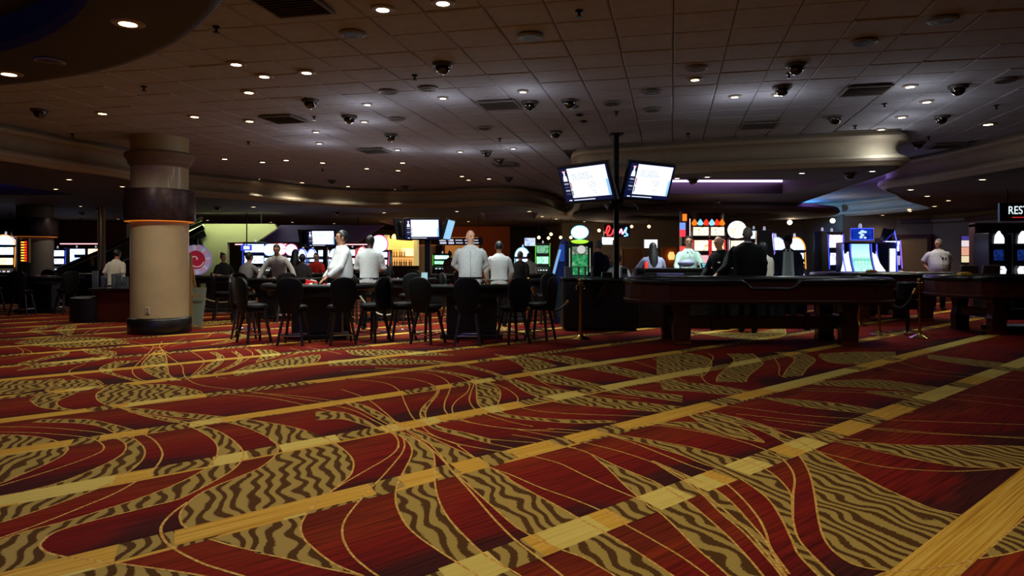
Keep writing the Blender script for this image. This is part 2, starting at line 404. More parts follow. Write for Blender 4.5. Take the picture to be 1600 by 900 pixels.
c_motif(z(6, [(780, 252), (870, 310), (960, 365), (1060, 440), (1160, 540), (1290, 650), (1380, 750), (1450, 830), (1520, 920)]),
        z(6, [(780, 250), (900, 300), (1010, 350), (1130, 410), (1230, 490), (1320, 590), (1390, 670), (1440, 750), (1480, 820), (1540, 920)]))
c_line(z(6, [(200, 70), (400, 85), (540, 110), (700, 160), (850, 220), (1000, 280), (1110, 320), (1200, 385), (1290, 470), (1370, 570), (1410, 650), (1440, 740), (1540, 880)]), 0.013)
c_motif(z(6, [(480, 95), (700, 145), (850, 190), (950, 222), (1070, 270), (1180, 305), (1300, 370), (1420, 460), (1490, 560), (1550, 680)]) + z(7, [(340, 760), (400, 830), (480, 910)]),
        z(6, [(480, 92), (700, 122), (860, 150), (1000, 175), (1150, 215), (1310, 255), (1430, 310), (1510, 380), (1550, 440), (1557, 520), (1565, 600)]) + z(7, [(345, 680), (400, 750), (480, 830), (560, 910)]))
c_line(z(6, [(560, 62), (800, 55), (960, 75), (1150, 110), (1330, 160), (1470, 220), (1540, 280), (1570, 350), (1562, 440), (1560, 560)]), 0.0135)
c_motif(z(6, [(760, 38), (1000, 36), (1150, 62), (1280, 100), (1400, 150)]), z(6, [(760, 40), (950, 62), (1100, 92), (1250, 122), (1400, 150)]))
c_motif(z(3, [(60, 420), (190, 470)]) + z(7, [(130, 80), (270, 150), (340, 210), (390, 280), (420, 360), (440, 460), (455, 560), (480, 660), (530, 740), (620, 810), (720, 845), (850, 862)]),
        z(3, [(60, 418), (220, 450)]) + z(7, [(150, 50), (280, 110), (440, 190), (600, 280), (800, 390), (1000, 480), (1120, 525), (1250, 552)]))
c_motif(z(7, [(1350, 790), (1430, 720), (1600, 570), (1750, 440)]), z(7, [(1350, 795), (1480, 775), (1600, 745), (1750, 700)]))
c_motif(z(7, [(760, 900), (850, 868), (1000, 858), (1200, 830), (1320, 795)]), z(7, [(900, 960), (1100, 940), (1230, 880), (1290, 830), (1320, 795)]))
c_motif(z(7, [(300, 85), (440, 110), (600, 140), (750, 150), (900, 160), (1100, 165), (1400, 165), (1750, 175)]), z(7, [(300, 85), (440, 118), (600, 152), (760, 190), (920, 225), (1100, 260), (1300, 285), (1750, 292)]))
c_line(z(7, [(150, 60), (300, 120), (440, 190), (600, 235), (800, 280), (1000, 300), (1200, 308), (1400, 300), (1750, 270)]))
for q in ([(150, 20), (500, 60), (800, 70), (1100, 95), (1650, 130)], [(0, 20), (250, 75), (500, 110), (700, 135)]): c_line(z(7, q))
# middle distance, centre
c_motif(z(2, [(160, 227), (350, 234), (500, 252), (600, 272), (630, 300), (635, 350), (640, 390), (670, 420), (720, 440), (800, 460), (950, 475), (1100, 485), (1290, 480)]),
        z(2, [(160, 225), (350, 230), (520, 245), (640, 270), (690, 290), (735, 320), (748, 350), (735, 400), (745, 425), (800, 447), (1000, 465), (1290, 474)]))
c_motif(z(2, [(410, 297), (450, 322), (435, 360), (390, 400), (370, 440), (390, 480), (450, 515), (560, 545), (700, 580)]), z(2, [(412, 296), (458, 325), (445, 360), (412, 400), (395, 440), (412, 475), (480, 507), (600, 533), (700, 560)]))
c_line(z(2, [(-100, 282), (0, 275), (180, 268), (320, 275), (410, 295)])); c_line(z(2, [(700, 560), (800, 568), (920, 578), (1100, 600)])); c_line(z(2, [(700, 580), (820, 605)]))
c_line(z(2, [(0, 238), (200, 235), (380, 245), (470, 270), (510, 305), (505, 340), (485, 390), (490, 430), (540, 465), (680, 495), (850, 515), (1000, 515)]))
c_line(z(2, [(300, 232), (450, 240), (560, 270), (600, 300), (590, 340), (540, 380), (520, 420), (550, 460), (650, 490), (800, 510), (1100, 532)]))
c_line(z(2, [(400, 230), (560, 255), (620, 290), (608, 340), (602, 380), (630, 420), (700, 450), (800, 480), (900, 500)]))
c_line(z(2, [(690, 290), (770, 320), (825, 360), (830, 400), (880, 420), (1000, 435), (1200, 445), (1500, 455)]))
c_line(z(2, [(40, 275), (200, 295), (270, 330), (300, 390), (330, 450), (370, 490), (430, 540), (560, 590)]))
c_line(z(2, [(0, 325), (120, 370), (200, 430), (270, 490), (340, 540), (430, 590)]))
c_line(z(2, [(-60, 395), (60, 425), (150, 470), (230, 515), (265, 560), (270, 600)]))
c_motif(z(2, [(0, 382), (100, 425), (200, 480), (290, 520)]), z(2, [(0, 378), (120, 405), (230, 465), (300, 515)]))
c_motif(z(2, [(-120, 470), (0, 465), (100, 490), (170, 512)]), z(2, [(-120, 430), (0, 432), (100, 465), (175, 508)]))
c_motif(z(2, [(430, 190), (560, 205), (680, 235), (760, 262), (900, 305), (1100, 342), (1300, 375), (1600, 408)]), z(2, [(430, 192), (560, 215), (700, 250), (790, 290), (870, 340), (990, 382), (1200, 408), (1450, 428), (1600, 436)]))
c_motif(z(2, [(850, 238), (1000, 255), (1100, 280), (1300, 320), (1600, 355)]), z(2, [(850, 240), (950, 290), (1100, 312), (1300, 345), (1600, 385)]))
c_motif(z(2, [(720, 160), (800, 172), (900, 180), (1010, 215)]), z(2, [(720, 162), (800, 190), (860, 225), (870, 242), (1010, 216)]))
c_motif(z(2, [(880, 162), (1050, 170), (1200, 200), (1420, 248), (1600, 290)]), z(2, [(880, 164), (1000, 190), (1150, 225), (1330, 262), (1600, 320)]))
c_motif(z(2, [(20, 142), (200, 140), (400, 150), (530, 165)]), z(2, [(20, 144), (80, 165), (300, 168), (530, 166)]))
c_motif(z(2, [(-60, 192), (100, 182), (250, 182), (400, 190), (560, 206)]), z(2, [(-60, 215), (100, 212), (250, 210), (400, 206), (560, 208)]))
c_line(z(2, [(880, 250), (980, 310), (1150, 345), (1400, 370)])); c_line(z(2, [(1330, 180), (1480, 230), (1620, 290)])); c_line(z(2, [(1440, 170), (1560, 225), (1700, 270)]))
# middle distance, right
c_motif(z(3, [(-120, 160), (0, 155), (80, 165), (135, 190), (130, 230), (100, 262)]), z(3, [(-120, 262), (0, 262), (100, 262)]))
c_line(z(3, [(120, 155), (145, 180), (100, 240), (95, 275), (150, 310), (300, 340)])); c_line(z(3, [(430, 175), (455, 220), (455, 258), (490, 272)]))
c_motif(z(3, [(210, 158), (242, 185), (232, 205), (170, 260), (160, 290)]), z(3, [(330, 158), (372, 192), (374, 210), (312, 262), (298, 292)]))
c_motif(z(3, [(430, 150), (505, 172), (525, 190), (485, 240), (472, 268)]), z(3, [(540, 150), (600, 170), (622, 192), (582, 230), (560, 262)]))
c_motif(z(3, [(640, 160), (800, 150), (1000, 150)]), z(3, [(640, 170), (700, 200), (850, 205), (1000, 165)]))
c_motif(z(3, [(1150, 162), (1400, 190), (1700, 225)]), z(3, [(1150, 180), (1350, 212), (1700, 250)]))
c_motif(z(3, [(560, 300), (700, 286), (900, 280), (1120, 305), (1270, 332)]), z(3, [(560, 300), (700, 308), (900, 320), (1150, 338), (1270, 333)]))
c_motif(z(3, [(860, 335), (1000, 338), (1150, 350)]), z(3, [(860, 338), (1000, 365), (1120, 372), (1150, 352)]))
c_motif(z(3, [(370, 362), (700, 388), (900, 418), (1080, 432)]), z(3, [(370, 364), (560, 405), (700, 422), (900, 442), (1080, 434)]))
c_motif(z(3, [(-100, 290), (100, 300), (230, 318), (360, 342)]), z(3, [(-100, 330), (50, 335), (200, 350), (360, 344)]))
c_motif(z(3, [(20, 440), (180, 455), (290, 510), (385, 572)]), z(3, [(20, 442), (130, 505), (250, 550), (385, 574)]))
for q in ([(190, 400), (600, 450), (1000, 470), (1700, 495)], [(250, 440), (700, 490), (1100, 530), (1700, 555)], [(500, 318), (900, 332), (1300, 350), (1700, 385)],
          [(560, 330), (900, 345), (1300, 375), (1700, 420)], [(960, 180), (1200, 240), (1700, 270)], [(860, 205), (1100, 250), (1700, 292)], [(850, 155), (910, 190)]):
    c_line(z(3, q))
# middle distance, left
c_motif(z(1, [(490, 320), (452, 348), (462, 380), (520, 405), (575, 413)]), z(1, [(490, 318), (650, 304), (800, 306), (950, 345), (760, 384), (575, 413)]), k=5)
c_motif(z(1, [(140, 375), (200, 350), (350, 345)]), z(1, [(140, 378), (200, 412), (360, 426), (285, 410), (270, 382), (350, 346)]))
c_motif(z(1, [(210, 330), (300, 285), (440, 280), (485, 300)]), z(1, [(210, 335), (300, 345), (400, 332), (485, 302)]))
c_motif(z(1, [(-60, 275), (130, 285), (280, 276), (302, 285)]), z(1, [(-60, 350), (60, 346), (140, 335), (260, 310), (302, 287)]))
c_motif(z(1, [(735, 140), (695, 172), (665, 210), (680, 240), (740, 270), (800, 284)]), z(1, [(755, 140), (778, 172), (786, 220), (797, 260), (850, 284)]))
c_line(z(1, [(720, 125), (700, 152), (640, 210), (620, 242), (650, 275), (720, 295)])); c_line(z(1, [(750, 130), (790, 170), (852, 215), (860, 250), (885, 282), (960, 310), (1200, 340), (1600, 400)]))
c_line(z(1, [(900, 150), (955, 188), (942, 220), (900, 260), (880, 277)]))
c_motif(z(1, [(985, 152), (1020, 178), (960, 222), (895, 272)]), z(1, [(1010, 150), (1050, 175), (1030, 210), (960, 250), (897, 274)]))
c_motif(z(1, [(1085, 148), (1118, 172), (1095, 205), (1000, 250)]), z(1, [(1105, 146), (1138, 175), (1108, 210), (1002, 252)]))
c_line(z(1, [(1150, 132), (1185, 162), (1130, 202), (1010, 255)]))
c_motif(z(1, [(1195, 138), (1225, 165), (1200, 198)]), z(1, [(1270, 140), (1312, 165), (1202, 200)]))
c_line(z(1, [(1360, 132), (1400, 155), (1200, 212), (1020, 262), (1060, 275)]))
c_motif(z(1, [(1090, 245), (1200, 206), (1470, 165), (1502, 176)]), z(1, [(1090, 248), (1120, 262), (1220, 240), (1455, 206), (1502, 178)]))
c_motif(z(1, [(545, 192), (478, 220), (470, 242), (540, 262), (640, 290)]), z(1, [(650, 190), (600, 202), (540, 226), (530, 250), (660, 286)]))
c_line(z(1, [(400, 205), (330, 235), (340, 262), (450, 290), (490, 320)]))
c_motif(z(1, [(80, 236), (200, 205), (400, 180), (500, 162), (546, 154)]), z(1, [(80, 238), (300, 212), (450, 192), (530, 170), (548, 155)]))
c_motif(z(1, [(380, 135), (470, 140), (545, 150)]), z(1, [(380, 137), (420, 158), (500, 160), (546, 152)]))
c_motif(z(1, [(265, 138), (322, 150), (300, 168), (200, 188), (90, 212)]), z(1, [(270, 136), (300, 150), (230, 170), (100, 200), (88, 211)]))
c_motif(z(1, [(70, 108), (200, 84), (400, 80), (520, 86), (610, 108)]), z(1, [(70, 110), (200, 124), (320, 130), (450, 122), (610, 110)]))
c_motif(z(1, [(255, 50), (300, 28), (360, 24)]), z(1, [(255, 52), (325, 70), (360, 26)]))
c_motif(z(1, [(130, 52), (180, 35), (270, 25)]), z(1, [(130, 54), (220, 68), (180, 50), (272, 27)]))
for q in ([(390, 70), (430, 45), (530, 20)], [(440, 60), (500, 35), (620, 25)], [(0, 140), (100, 135), (150, 155), (90, 175), (-60, 190)], [(-60, 120), (60, 122), (110, 150), (60, 165), (-60, 180)],
          [(560, 108), (640, 118), (700, 135), (740, 130)], [(560, 90), (700, 118), (750, 132)], [(760, 100), (750, 130), (800, 160)], [(870, 85), (800, 110), (750, 132)],
          [(990, 60), (960, 85), (800, 125)], [(1080, 50), (1150, 70), (1090, 100), (900, 130)], [(1110, 52), (1160, 75), (1080, 105), (990, 118)], [(1440, 128), (1530, 145), (1600, 160)],
          [(1040, 345), (1300, 372), (1600, 440)], [(1180, 342), (1400, 358), (1600, 385)], [(600, 432), (900, 470), (1180, 460)], [(1010, 62), (900, 90), (700, 105)]):
    c_line(z(1, q))
c_motif(z(1, [(1060, 58), (1140, 62), (1158, 76), (1080, 98), (990, 116)]), z(1, [(1040, 62), (1100, 70), (1120, 80), (1050, 100), (988, 115)]))
# beyond the frame to either side and far under the tables: the same design goes on
for k in range(16):
    d = 13 + random.random() * 14; x = random.uniform(-9, 9); L_ = random.uniform(1.2, 2.6); ph = random.random() * 6
    A = [(800 + FPX * (x + L_ * t) / (d + 0.9 * math.sin(3 * t + ph)), HY + CAM_H * FPX / (d + 0.9 * math.sin(3 * t + ph))) for t in (0, .25, .5, .75, 1)]
    B = [(800 + FPX * (x + L_ * t) / (d - 1.1 * t * (1 - t) * 4 + 0.9 * math.sin(3 * t + ph)), HY + CAM_H * FPX / (d - 1.1 * t * (1 - t) * 4 + 0.9 * math.sin(3 * t + ph))) for t in (0, .25, .5, .75, 1)]
    c_motif(A, B)
for k, (x, d, L_) in enumerate([(3.4, 2.6, 1.6), (4.6, 3.9, 2.0), (5.6, 5.6, 2.2), (6.8, 7.2, 2.2), (8.2, 8.8, 2.4), (9.8, 10.6, 2.4), (-3.6, 2.4, -1.4), (-4.6, 4.2, -1.8), (-6.4, 6.2, -2.2), (-8.2, 8.4, -2.2), (-10.4, 11, -2.4)]):
    f_ = lambda t, o: d + 0.5 * math.sin(3.4 * t + k) + o
    q_ = lambda t, o: (800 + FPX * (x + L_ * t) / f_(t, o), HY + CAM_H * FPX / f_(t, o))
    c_motif([q_(t, 0) for t in (0, .25, .5, .75, 1)], [q_(t, -1.6 * t * (1 - t)) for t in (0, .25, .5, .75, 1)])
    c_line([q_(t, 0.35) for t in (0, .25, .5, .75, 1)]); c_line([q_(t, 0.5 + 0.3 * t) for t in (0, .25, .5, .75, 1)])
# ------------------------------------------------------------------ tiled ceiling
TILE = mat('ceiling_tile', (160, 160, 172), 0.9, noise=0.08, scale=9, bump=0.15)
GRID = mat('ceiling_grid', (84, 76, 72), 0.9)
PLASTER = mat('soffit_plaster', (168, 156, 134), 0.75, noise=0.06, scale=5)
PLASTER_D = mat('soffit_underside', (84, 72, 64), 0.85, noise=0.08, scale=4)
# edge of the lower soffit in plan, left to right, as it meets the tiled ceiling
edge = [(-10.5, 5), (-9.2, 8.8), (-8.3, 11.4), (-8.05, 12.6), (-7.75, 13.5), (-7.7, 14.4), (-8.15, 15.8), (-8.4, 17.2), (-7.9, 18.2), (-7.0, 19.3), (-5.8, 21.1), (-4.6, 22.0), (-3.4, 22.2), (-2.2, 21.9),
        (-1.1, 21.3), (-0.2, 21.2), (0.6, 22.0), (1.2, 23.5), (1.6, 25.3), (2.05, 25.9), (2.2, 24.6), (1.95, 20.5), (1.55, 16.5), (1.33, 14.5), (1.42, 13.95), (1.9, 13.65), (3.6, 12.95), (5.2, 12.4), (6.35, 12.06), (6.72, 12.15),
        (6.98, 12.9), (7.55, 16), (8.25, 20), (9.2, 24), (10.4, 27.0), (11.5, 27.6), (12.6, 26.2), (13.2, 24.2), (13.2, 22.4), (12.2, 21), (10.7, 19.2), (9.5, 17.5), (8.65, 16.4), (8.42, 15.7), (8.6, 15.2), (8.72, 14.5),
        (8.8, 13.5), (8.85, 12.2), (9.1, 10), (9.6, 7.5), (10.8, 5)]
path = [(p.x, p.y) for p in crom(edge, 4)]
def in_poly(x, y, P):
    c = False; n = len(P)
    for i in range(n):
        x1, y1 = P[i]; x2, y2 = P[i - 1]
        if (y1 > y) != (y2 > y) and x < (x2 - x1) * (y - y1) / (y2 - y1) + x1: c = not c
    return c
open_area = path + [(10.8, -7), (-10.5, -7)]
GA = R(12.75); TS = 0.54
gx, gy = Vector((math.cos(GA), -math.sin(GA))), Vector((math.sin(GA), math.cos(GA)))
g0 = Vector((1.359, 5.92))
ceiling = struct(MB().box((0, 15, CEIL + 0.075), (46, 48, 0.05)).build('ceiling', GRID))
def tile_mesh():
    mb = MB(); a = TS / 2 - 0.004; b = TS / 2 - 0.02
    mb.v = [(-a, -a, 0), (a, -a, 0), (a, a, 0), (-a, a, 0), (-a, -a, -.03), (a, -a, -.03), (a, a, -.03), (-a, a, -.03), (-b, -b, -.04), (b, -b, -.04), (b, b, -.04), (-b, b, -.04)]
    mb.f = [(0, 1, 5, 4), (1, 2, 6, 5), (2, 3, 7, 6), (3, 0, 4, 7), (4, 5, 9, 8), (5, 6, 10, 9), (6, 7, 11, 10), (7, 4, 8, 11), (8, 9, 10, 11)]
    bm = bmesh.new(); me = mb.mesh('ceiling_tile'); bm.from_mesh(me); bmesh.ops.recalc_face_normals(bm, faces=bm.faces)
    if sum(f.normal.z for f in bm.faces) > 0: bmesh.ops.reverse_faces(bm, faces=bm.faces)
    bm.to_mesh(me); bm.free(); me.materials.append(TILE); return me
TM = tile_mesh()
ring_c, ring_r = Vector((-7.0, 2.0)), 5.85
cells = []
for i in range(-45, 45):
    for j in range(-24, 46):
        c = g0 + gx * (i + 0.5) * TS + gy * (j + 0.22) * TS
        if c.y < -4 or not in_poly(c.x, c.y, open_area): continue
        if (c - ring_c).length < ring_r - 0.3: continue
        px = 800 + FPX * c.x / max(c.y, 0.1); py = HY - FPX * (CEIL - CAM_H) / max(c.y, 0.1)
        vis = c.y > 5.2 and -40 < px < 1640
        cells.append((not vis, c.length, c))
cells.sort(key=lambda q: (q[0], q[1]))
rest = MB()
for k, (nv, d, c) in enumerate(cells):
    M = Matrix.Translation((c.x, c.y, CEIL + 0.05 + random.uniform(-0.004, 0.004))) @ Matrix.Rotation(-GA, 4, 'Z') @ Matrix.Rotation(random.uniform(-.008, .008), 4, 'X') @ Matrix.Rotation(random.uniform(-.008, .008), 4, 'Y')
    if k < 300:
        o = bpy.data.objects.new('ceiling_tile', TM); COL.objects.link(o); o.parent = ceiling; o.matrix_world = M
    else:
        rest.add([v.co for v in TM.vertices], [tuple(p.vertices) for p in TM.polygons], M)
o = rest.build('ceiling_tile_field', TILE, ceiling, fix=False); o['kind'] = 'stuff'

# ------------------------------------------------------------------ lower soffit: moulded fascia and underside with recesses
prof = [(0.0, 3.56), (-0.02, 3.50), (-0.09, 3.475), (-0.115, 3.43), (-0.09, 3.385), (-0.02, 3.365), (0.03, 3.34), (0.06, 3.28), (0.06, 3.20), (0.03, 3.14), (-0.03, 3.11), (-0.095, 3.09), (-0.12, 3.045), (-0.10, 3.0), (-0.04, 2.975), (-0.02, 2.94), (0.02, LOW), (0.1, LOW)]
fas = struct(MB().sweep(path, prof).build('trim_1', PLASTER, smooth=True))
def holed(outer, holes, z):
    bm = bmesh.new(); es = []
    for P in [outer] + holes:
        vs = [bm.verts.new((x, y, z)) for x, y in P]
        es += [bm.edges.new((vs[i], vs[(i + 1) % len(vs)])) for i in range(len(vs))]
    bmesh.ops.triangle_fill(bm, use_beauty=True, edges=es)
    for f in bm.faces:
        if f.normal.z > 0: f.normal_flip()
    me = bpy.data.meshes.new('underside'); bm.to_mesh(me); bm.free(); return me
inner = []
for i, p in enumerate(path):
    a = path[max(0, i - 1)]; b = path[min(len(path) - 1, i + 1)]
    t = Vector((b[0] - a[0], b[1] - a[1])).normalized(); inner.append((p[0] - t.y * 0.06, p[1] + t.x * 0.06))
def rect(x0, y0, x1, y1): return [(x0, y0), (x1, y0), (x1, y1), (x0, y1)]
def circ(cx, cy, r, n=36): return [(cx + r * math.cos(2 * PI * k / n), cy + r * math.sin(2 * PI * k / n)) for k in range(n)]
coffers = [rect(2.6, 14.2, 6.6, 17.2), rect(-5.6, 29.5, -3.4, 34.5), rect(-1.1, 24.2, 0.9, 28.2), rect(-13.5, 13.5, -10.8, 17.5)]
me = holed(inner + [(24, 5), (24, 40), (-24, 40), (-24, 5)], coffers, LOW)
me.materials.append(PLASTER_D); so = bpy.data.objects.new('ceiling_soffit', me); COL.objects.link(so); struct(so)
LILAC = mat('led_lilac', (200, 160, 255), emit=(206, 170, 255), es=3.0, noise=0)
PINK = mat('led_pink', (255, 150, 200), emit=(255, 140, 190), es=1.3, noise=0)
CYAN = mat('led_cyan', (120, 190, 255), emit=(90, 170, 255), es=48, noise=0)
BLUE = mat('led_blue', (60, 80, 255), emit=(70, 95, 255), es=1.2, noise=0)
for k, P in enumerate(coffers):
    x0, y0, x1, y1 = P[0][0], P[0][1], P[2][0], P[2][1]
    c = MB(); z0, z1 = LOW, 3.36
    c.v = [(x, y, z) for z in (z0, z1) for x, y in P]
    c.f = [(0, 1, 5, 4), (1, 2, 6, 5), (2, 3, 7, 6), (3, 0, 4, 7), (4, 5, 6, 7)]
    o = struct(c.build('ceiling_recess', mat('recess_plaster', (96, 84, 86), 0.8, noise=0.05) if k != 1 else mat('recess_pale', (190, 160, 180), 0.8), fix=False))
    em = [LILAC, PINK, PINK, BLUE][k]
    t = MB().tube([(x0 + .06, y1 - .06, 3.28), (x1 - .06, y1 - .06, 3.28)], 0.025 if k != 2 else 0.014, 6)
    if k in (0,): t = MB().prism([(x0, y1 - 0.02)] + [(x0 + (x1 - x0) * q / 10, y1 - 0.02 - 0.2 * math.sin(PI * q / 10)) for q in range(11)] + [(x1, y1 - 0.02)], 3.20, 3.34)
    if k == 2: t.tube([(x0 + .05, y0 + .05, 3.2), (x0 + .05, y1 - .05, 3.28)], 0.014, 6)
    tag(t.build('cove_light', em), ['lilac light strip inside the ceiling recess behind the large screens', 'pink light strip in the far ceiling recess left of the bar', 'thin pink neon line around the ceiling recess above the bald man', 'blue light strip in the ceiling recess at far left'][k], 'cove light')
# cyan and lilac light hidden in the pocket between the two bulkheads
for i, (A, m, lb) in enumerate((([(7.75, 16.4), (8.1, 18.4), (8.5, 20.4)], mat('led_lilac_strong', (200, 160, 255), emit=(150, 120, 255), es=34, noise=0), 'lilac light strip on top of the bulkhead end beside the blue ceiling pocket'), ([(9.2, 23.4), (9.8, 25.2), (10.6, 26.6), (11.4, 27.1)], CYAN, 'cyan light strip at the back of the blue ceiling pocket'))):
    tag(MB().tube([(x + 0.22 * (1 if i == 0 else 0.6), y - 0.1 * i, 3.24) for x, y in A], 0.035, 6).build('cove_light', m), lb, 'cove light')
# round lower soffit around the far purple column
ringm = MB()
for (r0, r1) in ((2.5, 4.3),):
    n = 48; pr = [(r0, LOW), (r0 - .04, 2.84), (r0, 2.77), (r0 + .12, 2.74), (r1 - .15, 2.74), (r1, 2.77), (r1 + .05, 2.83), (r1, LOW)]
    ringm.lathe(pr, n, (6.4, 24.0, 0), cap=False)
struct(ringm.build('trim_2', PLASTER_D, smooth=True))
# near soffit ring with the blue dome at upper left
n = 72
pr = [(5.05, 3.95), (5.02, 3.34), (4.98, 3.28), (5.02, 3.22), (5.10, 3.20), (5.66, 3.20), (5.72, 3.185), (5.78, 3.19), (5.82, 3.23), (5.83, 3.30), (5.90, 3.34), (5.90, 3.58)]
rg = struct(MB().lathe(pr, n, (ring_c.x, ring_c.y, 0), cap=False).build('trim_3', mat('ring_plaster', (62, 58, 62), 0.7, noise=0.05), smooth=True))
dm = MB(); dpr = [(5.05, 3.9), (4.4, 4.25), (3.0, 4.5), (1.0, 4.6), (0.02, 4.6)]
struct(dm.lathe(dpr, n, (ring_c.x, ring_c.y, 0), cap=False).build('ceiling_dome', mat('dome_plaster', (150, 155, 175), 0.8), smooth=True))
tag(MB().tube([(ring_c.x + 4.92 * math.cos(R(-110 + 115 * k / 47)), ring_c.y + 4.92 * math.sin(R(-110 + 115 * k / 47)), 3.42) for k in range(48)], 0.02, 6).build('cove_light', mat('led_blue_dim', (60, 80, 255), emit=(70, 100, 230), es=70, noise=0)), 'blue light strip inside the round ceiling dome at upper left', 'cove light')

# ------------------------------------------------------------------ walls
TAUPE = mat('taupe_wall', (112, 92, 74), 0.85, noise=0.06, scale=3)
DARKW = mat('dark_wall', (58, 44, 38), 0.85, noise=0.1)
def wall(name, pts, z0, z1, m, th=0.12):
    return struct(MB().sweep(pts, [(0, z0), (0, z1), (th, z1), (th, z0), (0, z0)]).build(name, m))
wall('wall_back', [(-24, 38), (1.5, 38), (2.2, 31), (9.5, 30.5), (12.2, 29.5), (12.4, 26.4)], 0, 3.0, TAUPE)
wall('wall_right', [(12.4, 26.4), (14.2, 26.0), (15.2, 25.4), (15.7, 24.2), (15.6, 21), (15.2, 16), (15.2, -7)], 0, 3.6, TAUPE)
wall('wall_left', [(-23, -7), (-23, 38)], 0, 3.6, DARKW)
wall('wall_front', [(15.2, -7), (-23, -7)], 0, 3.7, TAUPE)
TRIMW = mat('dark_red_trim', (66, 24, 20), 0.5)
struct(MB().sweep([(14.3, 25.9), (15.1, 25.3), (15.6, 24.2), (15.5, 21), (15.1, 16.2)], [(0, 2.62), (-0.06, 2.64), (-0.06, 2.76), (0, 2.78)]).build('trim_4', TRIMW))
dr = struct(MB().box((14.55, 25.62, 1.05), (0.98, 0.06, 2.1), R(-28)).build('door_1', mat('tan_door', (150, 118, 74), 0.5)))
df = MB()
for s in (-1, 1): df.box((14.55 + s * 0.53 * math.cos(R(-28)), 25.6 + s * 0.53 * math.sin(R(-28)), 1.09), (0.12, 0.14, 2.18), R(-28))
df.box((14.55, 25.6, 2.16), (1.18, 0.14, 0.12), R(-28)); df.build('door_frame', TRIMW, dr)
MB().ell((14.2, 25.70, 1.0), (0.035, 0.06, 0.035)).build('door_knob', BRASS, dr, smooth=True)
# pale green wall below the escalator with its sloping end, purple slope beyond
GREENW = mat('pale_green_wall', (196, 200, 150), 0.8, noise=0.04)
gw = MB(); d = 25.0
def P3(px, py, dd): v = W(px, py, dd); return (v.x, v.z)
M25 = Matrix.Translation((0, d, 0)) 
gw.slab([P3(200, 470, d), P3(357, 470, d), P3(357, 379, d), P3(403, 378, d), P3(434, 357, d), P3(430, 350, d), P3(200, 350, d)], 0.2, M25)
struct(gw.build('wall_left_2', GREENW))
struct(MB().slab([P3(405, 378, 25.6), P3(560, 378, 25.6), P3(600, 352, 25.6), P3(440, 352, 25.6)], 0.3, Matrix.Translation((0, 25.6, 0))).build('trim_5', mat('purple_slope', (92, 84, 120), 0.8)))
tag(MB().tube([W(296, 362, 24.6), W(318, 352, 24.6)], 0.035, 6).build('cove_light', mat('led_green', (200, 220, 140), emit=(215, 235, 150), es=3.0, noise=0)), 'yellow green light strip along the escalator edge behind the column', 'cove light')
ga = bpy.data.lights.new('green_wall_wash', 'AREA'); ga.shape = 'RECTANGLE'; ga.size = 3.2; ga.size_y = 0.2; ga.energy = 26; ga.color = (0.92, 1.0, 0.62)
go = bpy.data.objects.new('green_wall_wash', ga); COL.objects.link(go); go.location = (-9.6, 24.2, 2.86); go.rotation_euler = (R(35), 0, 0)
# a dark partition behind the left tables, and orange-brown room fronts at the back
struct(MB().box((-17.5, 31, 1.5), (9, 0.2, 3)).build('wall_left_3', mat('orange_brown_wall', (120, 62, 38), 0.8)))
struct(MB().box((-1.6, 34.6, 1.5), (3.0, 0.2, 3.0)).build('wall_back_2', mat('orange_wall', (186, 92, 44), 0.8)))

# ------------------------------------------------------------------ columns
STONE = mat('cream_column', (176, 156, 118), 0.38, noise=0.07, scale=2.5, coat=0.15)
BRONZE = mat('dark_bronze', (62, 44, 44), 0.38, 0.55, noise=0.35, scale=14)
AMBER = mat('amber_glow', (255, 150, 50), emit=(255, 150, 50), es=0.3, noise=0)
def column(px, dc, label, r=0.48, full=True, top=CEIL, stone=STONE):
    t = thing('column', label, 'column', XD(px, dc))
    MB().lathe([(r, 0.25), (r, top - 0.01 if not full else 2.0)], 40).build('shaft', stone, t, smooth=True)
    MB().lathe([(r * 1.08, 0), (r * 1.1, 0.02), (r * 1.1, 0.25), (r * 1.05, 0.28), (r, 0.285)], 40).build('base', mat('black_base', (20, 15, 14), 0.35), t, smooth=True)
    MB().lathe([(r * 1.20, 2.0), (r * 1.24, 2.03), (r * 1.235, 2.3), (r * 1.22, 2.53), (r * 1.2, 2.56), (r * 1.0, 2.57)], 40).build('band', BRONZE, t, smooth=True)
    MB().lathe([(r * 1.02, 1.985), (r * 1.19, 1.985), (r * 1.19, 1.998), (r * 1.02, 1.998)], 40, cap=False).build('band_glow', AMBER, t)
    if full:
        MB().lathe([(r * .99, 2.55), (r * .99, 2.98)], 40).build('upper_shaft', stone, t, smooth=True)
        MB().lathe([(r, 2.96), (r * 1.02, 3.0), (r * 1.08, 3.02), (r * 1.1, 3.08), (r * 1.17, 3.12), (r * 1.21, 3.16), (r * 1.2, 3.2), (r * 1.1, 3.23), (r, 3.235)], 40).build('capital_ring', mat('column_moulding', (120, 100, 82), 0.6), t, smooth=True)
        MB().lathe([(r * 1.0, 3.23), (r * 1.01, top + .05)], 40).build('neck', stone, t, smooth=True)
    return t
cl = column(250, 12.72, 'wide cream round column with dark bronze band and black base, nearest to the carpet')
ou = MB().box((0.03, -0.488, 0.43), (0.07, 0.02, 0.12)).build('outlet_plate', mat('outlet_white', (190, 178, 150), 0.5), cl, bevel=0.006)
MB().box((0.03, -0.50, 0.455), (0.03, 0.008, 0.03)).box((0.03, -0.50, 0.405), (0.03, 0.008, 0.03)).build('socket', mat('socket_grey', (110, 100, 88), 0.5), ou)
for s in (-1, 1):   # lamps hidden behind the moulding ring wash the ceiling
    pass
column(55, 21.3, 'grey cream round column with bronze band at far left behind the card table', full=False, top=LOW, stone=mat('grey_column', (112, 102, 92), 0.5, noise=0.06))
